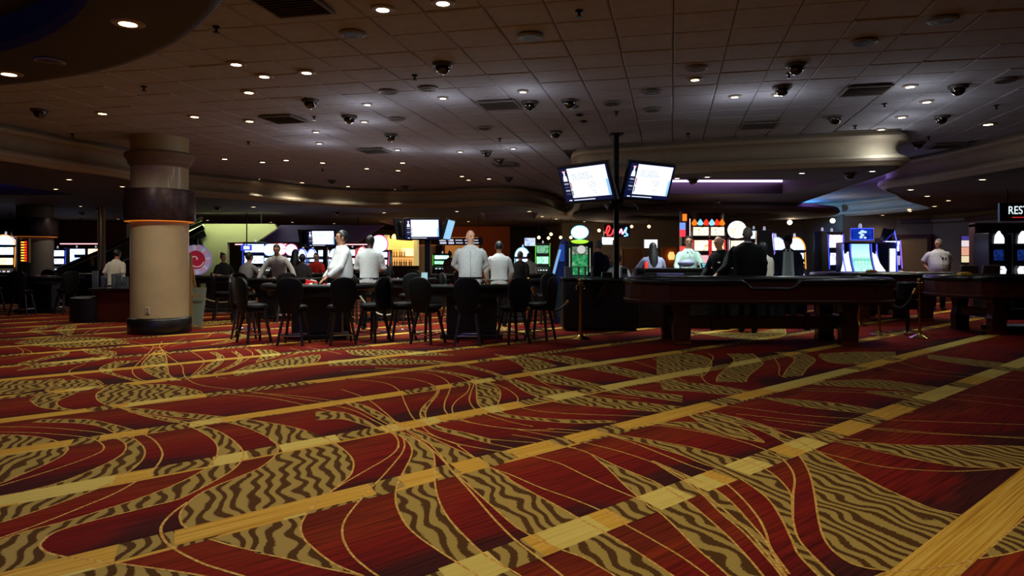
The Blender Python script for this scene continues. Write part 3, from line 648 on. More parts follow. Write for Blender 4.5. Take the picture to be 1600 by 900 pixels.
column(665, 33.5, 'pale grey round column beside the lit back bar', full=False, top=LOW, stone=mat('pale_column', (168, 158, 160), 0.5, noise=0.06))
pc = thing('column', 'dark purple round column rising above the red slot machines', 'column', XD(1107, 24.0))
MB().lathe([(0.52, 0), (0.52, LOW)], 32).build('shaft', mat('purple_column', (92, 62, 84), 0.3, noise=0.1), pc, smooth=True)
MB().lathe([(0.56, 1.95), (0.58, 2.0), (0.58, 2.2), (0.56, 2.25)], 32).build('band', BRONZE, pc, smooth=True)

# ------------------------------------------------------------------ ceiling fittings
RINGM = mat('downlight_trim', (150, 135, 118), 0.5)
def downlight_proto(warm):
    t = thing('downlight', '', 'downlight')
    MB().lathe([(0.045, -0.012), (0.075, -0.012), (0.085, -0.002), (0.085, 0.02), (0.045, 0.02)], 20, cap=False).build('trim_ring', RINGM, t, smooth=True)
    MB().lathe([(0.055, -0.008), (0.055, 0.03)], 18).build('lens', WARM_E if warm else WHITE_E, t)
    return t
protoW, protoC = downlight_proto(True), downlight_proto(False)
used = {}
def lamp_light(p, power, col, cone=150, tilt=None):
    key = (round(power, 2), col, cone)
    if key not in used:
        l = bpy.data.lights.new('downlight_beam', 'SPOT'); l.energy = power; l.color = col; l.spot_size = R(cone); l.spot_blend = 1.0; l.shadow_soft_size = 0.06; used[key] = l
    o = bpy.data.objects.new('downlight_beam', used[key]); COL.objects.link(o); o.location = (p.x, p.y, p.z - 0.05)
    if tilt is not None: o.rotation_euler = (Vector(tilt) - o.location).to_track_quat('-Z', 'Y').to_euler()
    return o
ord_ = ['first', 'second', 'third', 'fourth', 'fifth', 'sixth', 'seventh', 'eighth', 'ninth', 'tenth', 'eleventh', 'twelfth', 'thirteenth', 'fourteenth', 'fifteenth', 'sixteenth', 'seventeenth', 'eighteenth', 'nineteenth']
AMBERC, COOLC = (1.0, 0.91, 0.74), (0.88, 1.0, 1.0)
def downlight(p, warm=True, size=1.0, power=1.0, label='', group='', cone=150, aim=None):
    if p.z < 3 and (in_poly(p.x, p.y, open_area) or any(in_poly(p.x, p.y, Q) for Q in coffers)): print('LAMP OPEN', p)
    src = protoW if warm else protoC
    if not src.get('placed'): t = src; t.location = p; t['placed'] = 1
    else: t = dup(src, p)
    t['label'] = label; t['group'] = group; t.scale = (size, size, 1)
    if not warm and p.z > 3.3:      # added unseen point light hung below each cool lamp, brightens the tiles
        l = used.setdefault('tile_fill', bpy.data.lights.new('ceiling_fill', 'POINT') if 'tile_fill' not in used else None); l.energy = 4.0; l.color = (0.93, 0.95, 1.0); l.shadow_soft_size = 0.12
        o = bpy.data.objects.new('ceiling_fill', l); COL.objects.link(o); o.location = (p.x, p.y, p.z - 0.38)
    if power > 0: lamp_light(p, DL_POWER * power, AMBERC if warm else COOLC, cone, aim)
    return t
NB = [(598, 14), (692, 4)]; WM = [(369, 100), (413, 119), (479, 113), (389, 144), (160, 177), (304, 182), (390, 189)]
for i, q in enumerate(NB): downlight(CE(*q), True, 1.25, 0.6, ['larger', 'rightmost'][i] + ' of the two warm downlights at the top edge of the picture', 'two warm downlights at the top of the tiled ceiling')
for i, q in enumerate(sorted(WM)): downlight(CE(*q), True, 1.25, 1.7 if q[1] > 170 else 0.35, f'warm round downlight between round soffit and cream column, {ord_[i]} from the left', 'warm downlights above the cream column')
for i, (q, pw) in enumerate(sorted([((574, 163), 5), ((692, 153), 6), ((569, 190), 4.5), ((494, 206), 4.5), ((499, 224), 4.5), ((817, 143), 4), ((621, 234), 4.5), ((719, 237), 5), ((802, 232), 4)])):
    downlight(CE(*q), False, 0.9, pw, f'small cool white downlight among the domes in mid ceiling, {ord_[i]} from the left', 'cool white downlights in mid ceiling', 95 if q[1] > 170 else 44, {692: (-0.75, 12.5, 1.25), 574: (-3.0, 12.4, 1.2), 817: (-0.2, 13.8, 1.25)}.get(q[0]))
for i, q in enumerate(sorted([(351, 248), (410, 253), (447, 250), (504, 254), (573, 263), (629, 254), (622, 266), (722, 275), (732, 281), (764, 279), (472, 285), (544, 291), (912, 252)])):
    downlight(CE(*q), True, 1.15, 1.0, f'small warm downlight just before the curved fascia, {ord_[i]} from the left', 'far warm downlights before the fascia')
downlight(CE(1086, 124), True, 1.1, 0.12, 'single warm downlight in the tiled ceiling above the hanging screens')
downlight(CE(1148, 151), False, 1.0, 4, 'bright white star-like downlight left of its twin, above the front craps table', '', 34, (3.4, 14.4, 1.3))
downlight(CE(1215, 148), False, 1.0, 2.5, 'bright white star-like downlight right beside a dome camera', '', 34, (5.2, 13.6, 1.2))
for i, q in enumerate([(1422, 135), (1448, 159), (1409, 183)]): downlight(CE(*q), False, 1.1, 0.1, f'small white downlight at right, {ord_[i]} nearest of a group of three', 'three white downlights at right')
downlight(CE(1377, 202), False, 1.0, 0.2, 'small white downlight touching the end of the bulkhead beam')
downlight(CE(1544, 194), True, 1.5, 0.3, 'large warm downlight in the tiled ceiling near the right edge')
for i, q in enumerate(sorted([(108, 280), (87, 295), (191, 291), (126, 322), (185, 342)])): downlight(CE(*q, LOW), True, 1.0, 0.9, f'small downlight in the dark far left soffit, {ord_[i]} from the left', 'soffit downlights at far left')
for i, q in enumerate([(303, 317), (324, 344), (396, 323), (423, 347), (457, 347), (522, 349), (600, 332), (714, 330), (732, 346)]): downlight(CE(*q, LOW), True, 1.25, 0.35, f'small downlight in the lower soffit beyond the curved fascia, {ord_[i]} from the left', 'soffit downlights beyond the fascia')
for i, q in enumerate([(827, 330), (847, 338), (869, 342), (913, 346)]): downlight(CE(*q, LOW), True, 1.3, 0.3, f'small soffit downlight left of the screen pole, {ord_[i]} from the left', 'soffit downlights left of the screen pole')
for i, (q, pw) in enumerate([((1058, 278), 3.5), ((1105, 276), 2.5), ((1253, 270), 1.6), ((1363, 267), 0.6)]): downlight(CE(*q, LOW), False, 1.0, pw, f'downlight under the long bulkhead beam, {ord_[i]} from the left', 'downlights under the bulkhead beam', 100)
for i, q in enumerate(sorted([(1535, 280), (1423, 296), (1449, 306), (1482, 313), (1460, 322), (1422, 330), (1379, 336), (1312, 342)])): downlight(CE(*q, LOW), True, 1.25, 1.6 if q[0] in (1449, 1482, 1423) else 0.5, f'flat warm downlight in the curved right soffit, {ord_[i]} from the left', 'downlights in the right soffit')
for i, q in enumerate([(200, 36), (14, 115)]): downlight(CE(*q, 3.20), True, 1.5, 0.7, ['big bright downlight in the round soffit, the right one of two', 'big bright downlight in the round soffit, cut by the left edge'][i], 'downlights of the round soffit')
for i, q in enumerate([(405, 279.5), (617, 295.6)]): downlight(CE(*q), True, 0.5, 0.35, f'tiny accent downlight washing the curved fascia, {ord_[i]} from the left', 'accent downlights at the fascia', cone=70)
# the same downlights go on over the carpet in front, above the frame
for i, (x, y) in enumerate([(-1.3, 4.4), (0.9, 4.6), (2.7, 4.0), (-0.4, 2.4), (1.7, 2.3), (-2.3, 2.9), (3.6, 2.2)]):
    downlight(Vector((x, y, CEIL)), True, 1.25, [1.1, 1.35, 0.45, 1.2, 1.2, 0.35, 0.45][i], 'warm downlight overhead in front of the camera', 'downlights over the open carpet')

def dome_proto():
    t = thing('dome_camera', '', 'camera')
    MB().lathe([(0.12, 0.02), (0.12, -0.012), (0.105, -0.03)], 22).build('housing', mat('dome_housing', (70, 62, 58), 0.5), t, smooth=True)
    prd = [(0.088 * math.cos(a), -0.03 - 0.088 * math.sin(a)) for a in [R(x) for x in range(0, 90, 15)]] + [(0.004, -0.118)]
    MB().lathe(prd, 20).build('dome', mat('smoked_dome', (9, 9, 11), 0.08, coat=1.0), t, smooth=True)
    return t
DP = dome_proto(); used_d = False
doms = sorted([(62, 172), (485, 157), (546, 182), (611, 211), (692, 100), (828, 160), (890, 157), (868, 206), (760, 237), (780, 249), (795, 278), (519, 282), (633, 291), (1244, 101), (1222, 136), (1305, 183), (1497, 135), (1471, 182), (1435, 223)])
for i, q in enumerate(doms):
    p = CE(*q); lb = f'dark dome camera on the tiled ceiling, {ord_[i]} from the left'
    if not used_d: DP.location = p; DP['label'] = lb; DP['group'] = 'dome cameras on the tiled ceiling'; used_d = True
    else: dup(DP, p, 0, lb, 'dome cameras on the tiled ceiling')
for i, q in enumerate([(128, 331), (155, 325), (340, 323), (528, 331), (1083, 279.5), (1328, 271), (1121, 312), (1128, 323), (1186, 335)]):
    dup(DP, CE(*q, LOW), 0, f'dark dome camera under the lower soffit, {ord_[i]} of the soffit domes from the left', 'dome cameras under the soffit')
sp = thing('sprinkler', '', 'sprinkler')
MB().lathe([(0.035, 0.01), (0.035, -0.005), (0.012, -0.01), (0.012, -0.045)], 12).build('body', BLKM, sp, smooth=True)
MB().lathe([(0.03, -0.05), (0.03, -0.044)], 12).build('deflector', BLKM, sp)
spr = sorted([(338, 43), (225, 136), (648, 119), (905, 18), (963, 175), (1233, 116), (1382, 163), (1336, 197), (1557, 165), (388, 222), (113, 210), (491, 183), (1075, 209), (1451, 214), (781, 217), (504, 265)])
for i, q in enumerate(spr):
    lb = f'small dark fire sprinkler on the tiled ceiling, {ord_[i]} from the left'
    if i == 0: sp.location = CE(*q); sp['label'] = lb; sp['group'] = 'ceiling sprinklers'
    else: dup(sp, CE(*q), 0, lb, 'ceiling sprinklers')
gr = thing('ceiling_speaker', '', 'speaker')
MB().lathe([(0.13, 0.0), (0.13, -0.012), (0.115, -0.018)], 24).build('rim', mat('speaker_rim', (130, 124, 124), 0.6), gr, smooth=True)
g = MB()
for r in (0.03, 0.06, 0.09): g.lathe([(r, -0.022), (r + 0.016, -0.022), (r + 0.016, -0.012), (r, -0.012)], 20, cap=False)
g.build('grille', mat('speaker_grille', (52, 44, 40), 0.5, 0.4), gr)
sps = sorted([(551, 52), (669, 138), (828, 56), (619, 186), (1019, 171), (1018, 143), (1473, 30), (1350, 65), (1570, 125), (607, 143), (757, 200), (1088, 106), (956, 161)])
for i, q in enumerate(sps):
    lb = f'round flush speaker grille in the tiled ceiling, {ord_[i]} from the left'
    if i == 0: gr.location = CE(*q); gr['label'] = lb; gr['group'] = 'round ceiling speakers'
    else: dup(gr, CE(*q), 0, lb, 'round ceiling speakers')
dup(gr, CE(78, 95, 3.195), 0, 'pale round speaker disc in the underside of the round soffit', 'round ceiling speakers')
for i, q in enumerate([(898, 166), (905, 179), (912, 189)]):
    tag(MB().lathe([(0.05, 0.0), (0.065, -0.012), (0.03, -0.03)], 18).build('ceiling_socket', BLKM, smooth=True, loc=CE(*q)), f'small black ceiling disc, {ord_[i]} nearest in a row of three above the screens', 'ceiling socket', 'three black ceiling discs')
vt = thing('air_vent', '', 'vent')
MB().box((0, 0, -0.008), (0.54, 0.54, 0.012)).build('backing', mat('vent_dark', (74, 68, 66), 0.8), vt)
g = MB()
for s in (-1, 1): g.box((0, s * 0.262, -0.02), (0.54, 0.024, 0.02)); g.box((s * 0.262, 0, -0.02), (0.024, 0.5, 0.02))
g.build('frame', mat('vent_frame', (118, 110, 106), 0.7), vt)
sl = MB().box((0, 0, -0.02), (0.5, 0.03, 0.004), 0, R(35)).build('slat', mat('vent_slat', (98, 91, 87), 0.7), vt)
for k in range(9):
    o = sl if k == 0 else sl.copy()
    if k: COL.objects.link(o); o.parent = vt
    o.location = (0, -0.22 + 0.055 * k, 0)
vs = [((443, 185), 'left of the dome cameras'), ((455, 4), 'at the top edge of the picture'), ((781, 163), 'left of centre beside two domes'), ((1352, 140), 'right of the bright white lamps'), ((1186, 195), 'just before the bulkhead beam'), ((585, 235), 'far back left of centre'), ((790, 257), 'far back in the middle'), ((1478, 227), 'far right before the right bulkhead')]
for i, (q, wd) in enumerate(vs):
    lb = 'dark square air vent in the tiled ceiling ' + wd
    if i == 0: vt.location = CE(*q); vt.rotation_euler = (0, 0, -GA); vt['label'] = lb; vt['group'] = 'ceiling air vents'
    else: dup(vt, CE(*q), -GA, lb, 'ceiling air vents')
# ------------------------------------------------------------------ bar stools
def make_stool():
    t = thing('bar_stool', '', 'stool')
    MB().lathe([(0.0, 0.53), (0.17, 0.53), (0.2, 0.545), (0.215, 0.57), (0.205, 0.6), (0.17, 0.615), (0.0, 0.62)], 22, cap=False).build('seat', BLACK, t, smooth=True)
    MB().lathe([(0.15, 0.49), (0.175, 0.5), (0.175, 0.53), (0.15, 0.535)], 18).build('swivel_plate', BLKM, t, smooth=True)
    # curved padded back, local +Y is behind the sitter
    bk = MB(); rings = []
    n = 11
    for f in (0, 1):
        row = []
    prof2 = [(-0.11, 0.50), (-0.15, 0.60), (-0.185, 0.72), (-0.20, 0.85), (-0.19, 0.94), (-0.15, 0.995), (-0.09, 1.025), (0, 1.035), (0.09, 1.025), (0.15, 0.995), (0.19, 0.94), (0.20, 0.85), (0.185, 0.72), (0.15, 0.60), (0.11, 0.50)]
    def bp(x, zz, off): return (x * (1 - 0.2 * off), 0.19 + 0.06 * (zz - 0.5) - 0.5 * x * x + off, zz)
    sh = 0.82
    rr = []
    for off, k in ((-0.02, sh), (-0.035, 0.5), ):
        rr.append([bp(x * k, 0.77 + (zz - 0.77) * k, off) for x, zz in prof2])
    ring_f = [bp(x, zz, -0.01) for x, zz in prof2]; ring_b = [bp(x, zz, 0.03) for x, zz in prof2]; ring_bb = [bp(x * 0.85, 0.77 + (zz - 0.77) * 0.85, 0.042) for x, zz in prof2]
    bk.loft([rr[1], rr[0], ring_f, ring_b, ring_bb]); bk.build('backrest', BLACK, t, smooth=True)
    MB().tube([bp(x, zz + 0.004, 0.012) for x, zz in prof2], 0.007, 6).build('piping', mat('dark_piping', (36, 34, 36), 0.35), t, smooth=True)
    for s in (-1, 1): MB().bar((s * 0.09, 0.14, 0.5), (s * 0.1, 0.195, 0.68), 0.03, 0.02).build('back_post', BLKM, t)
    for sx in (-1, 1):
        for sy in (-1, 1): MB().bar((sx * 0.115, sy * 0.115, 0.50), (sx * 0.195, sy * 0.195, 0.0), 0.042, 0.042, 0.8).build('leg', DKWOOD, t, bevel=0.005)
    q = 0.178
    MB().tube([(-q, -q, 0.15), (q, -q, 0.15), (q, q, 0.15), (-q, q, 0.15)], 0.011, 8, True).build('foot_rail', CHROME, t, smooth=True)
    return t
STOOL = make_stool(); _st = [0]
def stool(x, y, rz, label, group):
    if _st[0] == 0: STOOL.location = (x, y, 0); STOOL.rotation_euler = (0, 0, rz); STOOL['label'] = label; STOOL['group'] = group; o = STOOL
    else: o = dup(STOOL, (x, y, 0), rz, label, group)
    _st[0] += 1; return o

# ------------------------------------------------------------------ half-moon card tables
FELT = mat('dark_felt', (22, 26, 40), 0.95, noise=0.1)
FELTG = mat('grey_green_felt', (96, 104, 88), 0.95, noise=0.1)
CUPM = mat('chip_rack_metal', (120, 118, 112), 0.35, 0.7)
CHIPS = [mat('chip_' + n, c, 0.4) for n, c in (('red', (190, 30, 30)), ('white', (220, 215, 205)), ('green', (30, 110, 60)), ('black', (25, 25, 25)))]
def card_table(px, d, rz, label, stools, who, felt=FELT, r=0.92, group=None, lbl_st=None, h=0.86, skip=()):
    c = XD(px, d); t = thing('card_table', label, 'table', c, rz, group)
    arc = [(r * math.cos(PI + PI * k / 20), 0.78 * r * math.sin(PI + PI * k / 20)) for k in range(21)]
    def off(P, s): return [(x * s, y * s) for x, y in P]
    MB().prism(off(arc, 0.9) + [(0.9 * r, 0.22), (-0.9 * r, 0.22)], h - 0.03, h).build('felt_top', felt, t)
    rail = [(x, y, h + 0.005) for x, y in [(-r, 0.24)] + arc + [(r, 0.24)]]
    MB().tube(rail, 0.055, 10).build('padded_rail', BLACK, t, smooth=True)
    MB().prism(off(arc, 0.93) + [(0.9 * r, 0.24), (-0.9 * r, 0.24)], h - 0.14, h - 0.03).build('apron', mat('table_apron', (26, 18, 16), 0.5), t)
    MB().prism([(-0.42, -0.22), (0.42, -0.22), (0.36, 0.16), (-0.36, 0.16)], 0.08, h - 0.14).build('pedestal', mat('table_pedestal', (18, 13, 12), 0.5), t, bevel=0.02)
    MB().prism([(-0.52, -0.3), (0.52, -0.3), (0.46, 0.22), (-0.46, 0.22)], 0.0, 0.08).build('plinth', mat('table_plinth', (14, 11, 11), 0.5), t, bevel=0.015)
    tr = MB().box((0, 0.12, h + 0.012), (0.62, 0.16, 0.03)).build('chip_tray', CUPM, t, bevel=0.004)
    for k in range(8):
        MB().cyl((-0.27 + 0.077 * k, 0.06, h + 0.03), (-0.27 + 0.077 * k, 0.18, h + 0.03), 0.02, n=8).build('chip_row', CHIPS[k % 4], tr)
    ca, sa = math.cos(rz), math.sin(rz)
    for k, a in enumerate(stools):
        g = R(a); x, y = (r + 0.30) * math.cos(g), (0.78 * r + 0.30) * math.sin(g)
        wx, wy = c.x + ca * x - sa * y, c.y + sa * x + ca * y
        stool(wx, wy, rz + g + PI / 2 + PI + random.uniform(-.12, .12), (lbl_st[k] if lbl_st else f'black stool number {k + 1} from the left at {who}'), 'black bar stools at the card tables')
    return t
FS = lambda w: [f'black padded bar stool, {ord_[i]} from the left at the {w}' for i in range(8)]
card_table(500, 11.9, 0, 'black half-moon card table where the heavy dealer in profile rests his hand', [186, 226, 264, 298, 326], '', lbl_st=FS('front left card table'))
card_table(738, 11.9, 0, 'black half-moon card table in front of the bald dealer', [202, 238, 270, 304, 338], '', lbl_st=FS('front right card table'))
card_table(791, 15.2, R(4), 'black half-moon card table with pale felt behind the bald dealer', [200, 305], '', FELTG, lbl_st=FS('table behind the bald dealer'))
card_table(612, 15.4, 0, 'dark card table behind the roped gap between the two front tables', [200, 240, 295], '', lbl_st=FS('table behind the roped gap'))
card_table(352, 18.0, R(8), 'dark card table in front of the prize wheel', [212], '', lbl_st=FS('table by the prize wheel'))
card_table(438, 15.8, 0, 'dark card table where a man in white leans on both hands', [205, 250, 290, 335], '', lbl_st=FS('table of the leaning man'))
card_table(497, 21.0, 0, 'dark card table in front of the man in the red shirt', [220, 300], '', lbl_st=FS('table of the man in red'))
card_table(66, 17.6, R(-6), 'dark card table with pale felt edge at far left by the grey column', [190, 230, 285, 330], '', FELTG, lbl_st=FS('far left card table'))
card_table(130, 20.5, 0, 'dark card table behind, between the far left table and the escalator', [260, 320], '', lbl_st=FS('table near the escalator'))
card_table(838, 20.5, 0, 'dark card table at the back in front of the small wall screens', [200, 250, 290, 340], '', lbl_st=FS('back table by the wall screens'))
card_table(690, 20.0, 0, 'dark card table at the back below the middle screens', [200, 245, 295, 340], '', lbl_st=FS('back table below the middle screens'))
# things on the two front tables
def shoe(px, py, d, label, col):
    p = XD(px, d, 0.866); t = thing('card_shoe', label, 'card shoe', p, R(20))
    MB().slab([(-0.1, 0), (0.1, 0), (0.1, 0.06), (-0.06, 0.1), (-0.1, 0.1)], 0.1).build('case', mat('shoe_' + label[:6], col, 0.3), t, bevel=0.006)
    MB().box((0.03, 0, 0.09), (0.1, 0.07, 0.015), 0, 0, 1, R(15)).build('card_stack', CHIPS[1], t)
shoe(487, 440, 12.15, 'clear red card shoe on the front left card table', (170, 24, 24))
shoe(648, 440, 15.1, 'pale card shoe on the table behind the roped gap', (190, 180, 170))
def chips(px, d, n, label, z=0.866):
    t = thing('chip_stack', label, 'chips', XD(px, d, z))
    for k in range(n):
        for j in range(3): MB().lathe([(0.02, 0.012 * j), (0.02, 0.012 * j + 0.011)], 10, c=(0.05 * (k % 3) - 0.05, 0.05 * (k // 3), 0)).build('chip', CHIPS[(k + j) % 4], t)
chips(478, 12.05, 3, 'small stack of chips beside the red card shoe'); chips(700, 12.0, 3, 'small stacks of chips left of the bald dealer')
chips(775, 12.05, 3, 'small stacks of chips at the right end of the bald dealer table'); chips(590, 15.3, 3, 'stack of chips on the table behind the roped gap')
# little signs standing on tables
def tent(px, d, z, w_, h_, label, col, em=0.0, rz=0):
    t = thing('table_sign', label, 'sign', XD(px, d, z), rz)
    MB().slab([(-w_ / 2, 0), (w_ / 2, 0), (w_ / 2, h_), (-w_ / 2, h_)], 0.012, Matrix.Rotation(R(-12), 4, 'X')).build('panel', mat('sign_' + label[:10], col, 0.4, emit=col if em else None, es=em), t)
    MB().box((0, 0.03, 0.006), (w_ * 0.9, 0.09, 0.012)).build('foot', BLKP, t)
tent(663, 14.9, 0.87, 0.13, 0.17, 'small pale blue sign standing on the table behind the roped gap', (150, 180, 190))
tent(655, 15.0, 0.87, 0.16, 0.09, 'small white and red card sign on the table behind the roped gap', (200, 170, 160), rz=R(10))

# ------------------------------------------------------------------ brass stanchions and ropes
def make_stanchion():
    t = thing('stanchion', '', 'stanchion')
    MB().lathe([(0.17, 0), (0.17, 0.012), (0.13, 0.03), (0.07, 0.05), (0.035, 0.075), (0.03, 0.1)], 26).build('base', BRASS, t, smooth=True)
    MB().lathe([(0.024, 0.09), (0.024, 0.93)], 16).build('post', BRASS, t, smooth=True)
    MB().lathe([(0.024, 0.9), (0.045, 0.91), (0.045, 0.925), (0.03, 0.935), (0.034, 0.985), (0.026, 1.0)], 18).build('cap', BRASS, t, smooth=True)
    h = MB(); h.tube([(-0.03, 0, 0.88), (-0.065, 0, 0.885), (-0.075, 0, 0.85), (-0.06, 0, 0.825)], 0.009, 8); h.tube([(0.03, 0, 0.88), (0.065, 0, 0.885), (0.075, 0, 0.85), (0.06, 0, 0.825)], 0.009, 8)
    h.build('hook', BRASS, t, smooth=True); return t
ST = make_stanchion()
sts = [((907, 530), 'brass rope post standing alone before the black pit counter'), ((1437, 528), 'tallest brass rope post between the right craps tables'), ((1374, 524), 'brass rope post beside the right foot of the front craps table'), ((1342, 509), 'brass rope post farther back under the front craps table end'), ((826, 523), 'brass rope post half hidden behind the rightmost front stool')]
SP = []
for i, (q, lb) in enumerate(sts):
    p = FL(*q); SP.append(p)
    if i == 0: ST.location = p; ST['label'] = lb; ST['group'] = 'brass rope posts'
    else: dup(ST, p, random.random(), lb, 'brass rope posts')
def rope(a, b, sag, label, m, r=0.02):
    a, b = Vector(a), Vector(b)
    pts = [a.lerp(b, k / 14) - Vector((0, 0, sag * 4 * (k / 14) * (1 - k / 14))) for k in range(15)]
    t = thing('barrier_rope', label, 'rope', (0, 0, 0)); MB().tube(pts, r, 8).build('cord', m, t, smooth=True)
    MB().cyl(pts[0], pts[1], r * 1.3).build('end_ferrule', BRASS, t); MB().cyl(pts[-1], pts[-2], r * 1.3).build('end_ferrule', BRASS, t)
PALE_R = mat('pale_rope', (150, 138, 112), 0.7); DARK_R = mat('dark_rope', (24, 18, 16), 0.7)
rope(W(558, 455, 12.9), W(618, 488, 12.6), 0.2, 'pale rope sagging behind the front left card table', PALE_R, 0.017)
rope(W(642, 447, 14.68), Vector((-1.59, 12.16, 0.83)), 0.26, 'short pale rope behind the gap between the front tables', PALE_R, 0.014)
rope(SP[4] + Vector((0.06, 0, 0.83)), W(888, 470, 12.7), 0.28, 'dark rope from the hidden brass post to the pit counter', DARK_R)
rope(W(312, 462, 16.5), W(396, 452, 16), 0.22, 'pale rope by the table in front of the prize wheel', PALE_R, 0.015)
rope(SP[2] + Vector((0.06, 0, 0.83)), SP[1] + Vector((-0.06, 0, 0.83)), 0.34, 'dark rope hanging between the two right brass posts', DARK_R)

# ------------------------------------------------------------------ craps tables
def craps(loc, rz, L, label, cut=True, wd=1.5):
    t = thing('craps_table', label, 'table', loc, rz)
    h0, h1 = 0.66, 0.95
    def outline(hl, hw, n=8, e=0.55):
        P = []
        for (cx, a0) in ((hl - e, -PI / 2), (-hl + e, PI / 2)):
            for k in range(n + 1):
                a = a0 + PI * k / n; P.append((cx + e * math.cos(a), hw * math.sin(a)))
        return P
    hl, hw = L / 2, wd / 2
    O = outline(hl, hw); I = outline(hl - 0.12, hw - 0.12)
    def gap(x, y): return cut and y < 0 and abs(x - 0.05) < 0.36
    # body side wall, wooden; the front has a lowered cut-out for the dealers
    P = []
    for i in range(len(O)):
        a, b = O[i], O[(i + 1) % len(O)]; st = 40 if abs(a[1] - b[1]) < 1e-6 and abs(a[0] - b[0]) > 1 else 1
        P += [(a[0] + (b[0] - a[0]) * k / st, a[1] + (b[1] - a[1]) * k / st) for k in range(st)]
    def top(x, y):
        if not cut or y > -hw + 0.2: return h1
        q = abs(x - 0.02); return h1 - 0.10 * max(0, min(1, (0.43 - q) / 0.10))
    v, f = [], []; n = len(P)
    for x, y in P: v += [(x * 0.985, y * 0.97, h0), (x, y, h0 + 0.03), (x, y, top(x, y)), (x * 0.955, y * 0.9, top(x, y)), (x * 0.955, y * 0.9, h0 + 0.02)]
    for i in range(n):
        j = (i + 1) % n
        for k in range(4): f.append((i * 5 + k, j * 5 + k, j * 5 + k + 1, i * 5 + k + 1))
    mb = MB(); mb.v, mb.f = v, f; mb.build('side_wall', WOOD, t)
    mb = MB(); mb.prism(O, h0 - 0.02, h0 + 0.02); mb.build('bed', mat('craps_bed', (40, 16, 12), 0.5), t)
    MB().prism(I, h0 + 0.02, h0 + 0.06).build('felt', mat('craps_felt', (30, 60, 44), 0.95), t)
    rl = [(x * 0.985, y * 0.96, top(x, y) + 0.025) for x, y in P]
    MB().tube(rl, [0.062 if top(x, y) > h1 - 0.02 else 0.028 for x, y in P], 10, True).build('padded_rail', mat('black_rail', (15, 14, 16), 0.3), t, smooth=True)
    MB().sweep([(x * 1.004, y * 1.006) for x, y in P], [(0, h0), (-0.018, h0 + 0.01), (-0.018, h0 + 0.035), (0, h0 + 0.045)], True).build('moulding', WOOD, t)
    for sx in (-1, 1):
        lx = sx * (hl - 0.80)
        lg = MB()
        for sy in (-1, 1):
            lg = MB().slab([(-0.14, h0), (0.14, h0), (0.10, 0.42), (0.14, 0.28), (0.12, 0.0), (-0.12, 0.0), (-0.14, 0.28), (-0.10, 0.42)], 0.16, Matrix.Translation((lx, sy * (hw - 0.32), 0))).build('leg', WOOD, t, bevel=0.012)
            MB().box((lx, sy * (hw - 0.32) - 0.0, 0.03), (0.26, 0.18, 0.06)).build('brass_foot', BRASS if sy < 0 else WOOD, t)
        MB().box((lx, 0, 0.36), (0.14, wd - 0.6, 0.16)).build('cross_beam', WOOD, t, bevel=0.01)
    MB().box((0, -0.2, 0.33), (L - 1.7, 0.08, 0.2)).build('stretcher', WOOD, t, bevel=0.01)
    if cut:
        MB().box((0.02, -hw + 0.06, h1 - 0.115), (0.74, 0.1, 0.02)).build('cutout_trim', mat('grey_sill', (96, 90, 84), 0.4, 0.4), t, bevel=0.004)
        for x in (-0.75, 0.72): MB().box((x, -0.25, 0.35), (0.05, 0.12, 0.28)).build('bracket', WOOD, t)
    return t
craps(XD(1180, 11.25), R(-1.0), 4.15, 'long dark red wooden craps table in front, with the lowered dealer cut-out facing us', True)
craps(XD(1378, 15.4), R(4), 3.0, 'dark craps table behind, between the front one and the right one', False)
craps((9.75, 12.9, 0), R(2), 4.1, 'dark craps table at the right edge with heavy trestle legs', False, 1.6)
MB  # shelf tray beside the right table
tag(MB().box((9.2, 12.6, 0.09), (1.3, 0.5, 0.1)).box((9.2, 12.6, 0.02), (1.2, 0.4, 0.04)).build('foot_platform', BLKP, bevel=0.02), 'low black platform on the floor under the right craps table', 'platform')
rp = thing('round_pedestal', 'black column-shaped pedestal seat stem between the rear craps tables', 'pedestal', FL(1418, 522))
MB().lathe([(0.16, 0.62), (0.17, 0.66), (0.17, 0.90), (0.15, 0.92)], 20).build('cushion', BLACK, rp, smooth=True)
MB().lathe([(0.03, 0.05), (0.03, 0.63)], 12).build('stem', BLKM, rp)
for k in range(5):
    a = 2 * PI * k / 5 + .3; MB().bar((0, 0, 0.07), (0.3 * math.cos(a), 0.3 * math.sin(a), 0.03), 0.04, 0.03).build('base_arm', CHROME, rp)
tag(MB().slab([(-.1, 0), (.1, 0), (.12, .03), (.05, .06), (-.08, .05)], 0.12).build('dice_bowl', mat('yellow_card', (190, 140, 40), 0.5), loc=XD(1361, 14.75, 1.04), bevel=0.01), 'small yellow object on the rail of the middle craps table', 'tray')
tag(MB().slab([(-.1, 0), (.1, 0), (.12, .03), (.05, .06), (-.08, .05)], 0.12).build('dice_bowl', mat('yellow_card', (190, 140, 40), 0.5), loc=XD(1506, 12.15, 1.04), bevel=0.01), 'small yellow object on the rail of the right craps table', 'tray')
tag(MB().ell((0, 0, 0.06), (0.2, 0.12, 0.09)).ell((0.22, 0.02, 0.05), (0.15, 0.1, 0.07)).build('folded_cloth', mat('lavender_cloth', (120, 124, 180), 0.9), smooth=True, loc=XD(1436, 15.9, 0.74)), 'lavender folded cloth on the middle craps table before the guard', 'cloth')

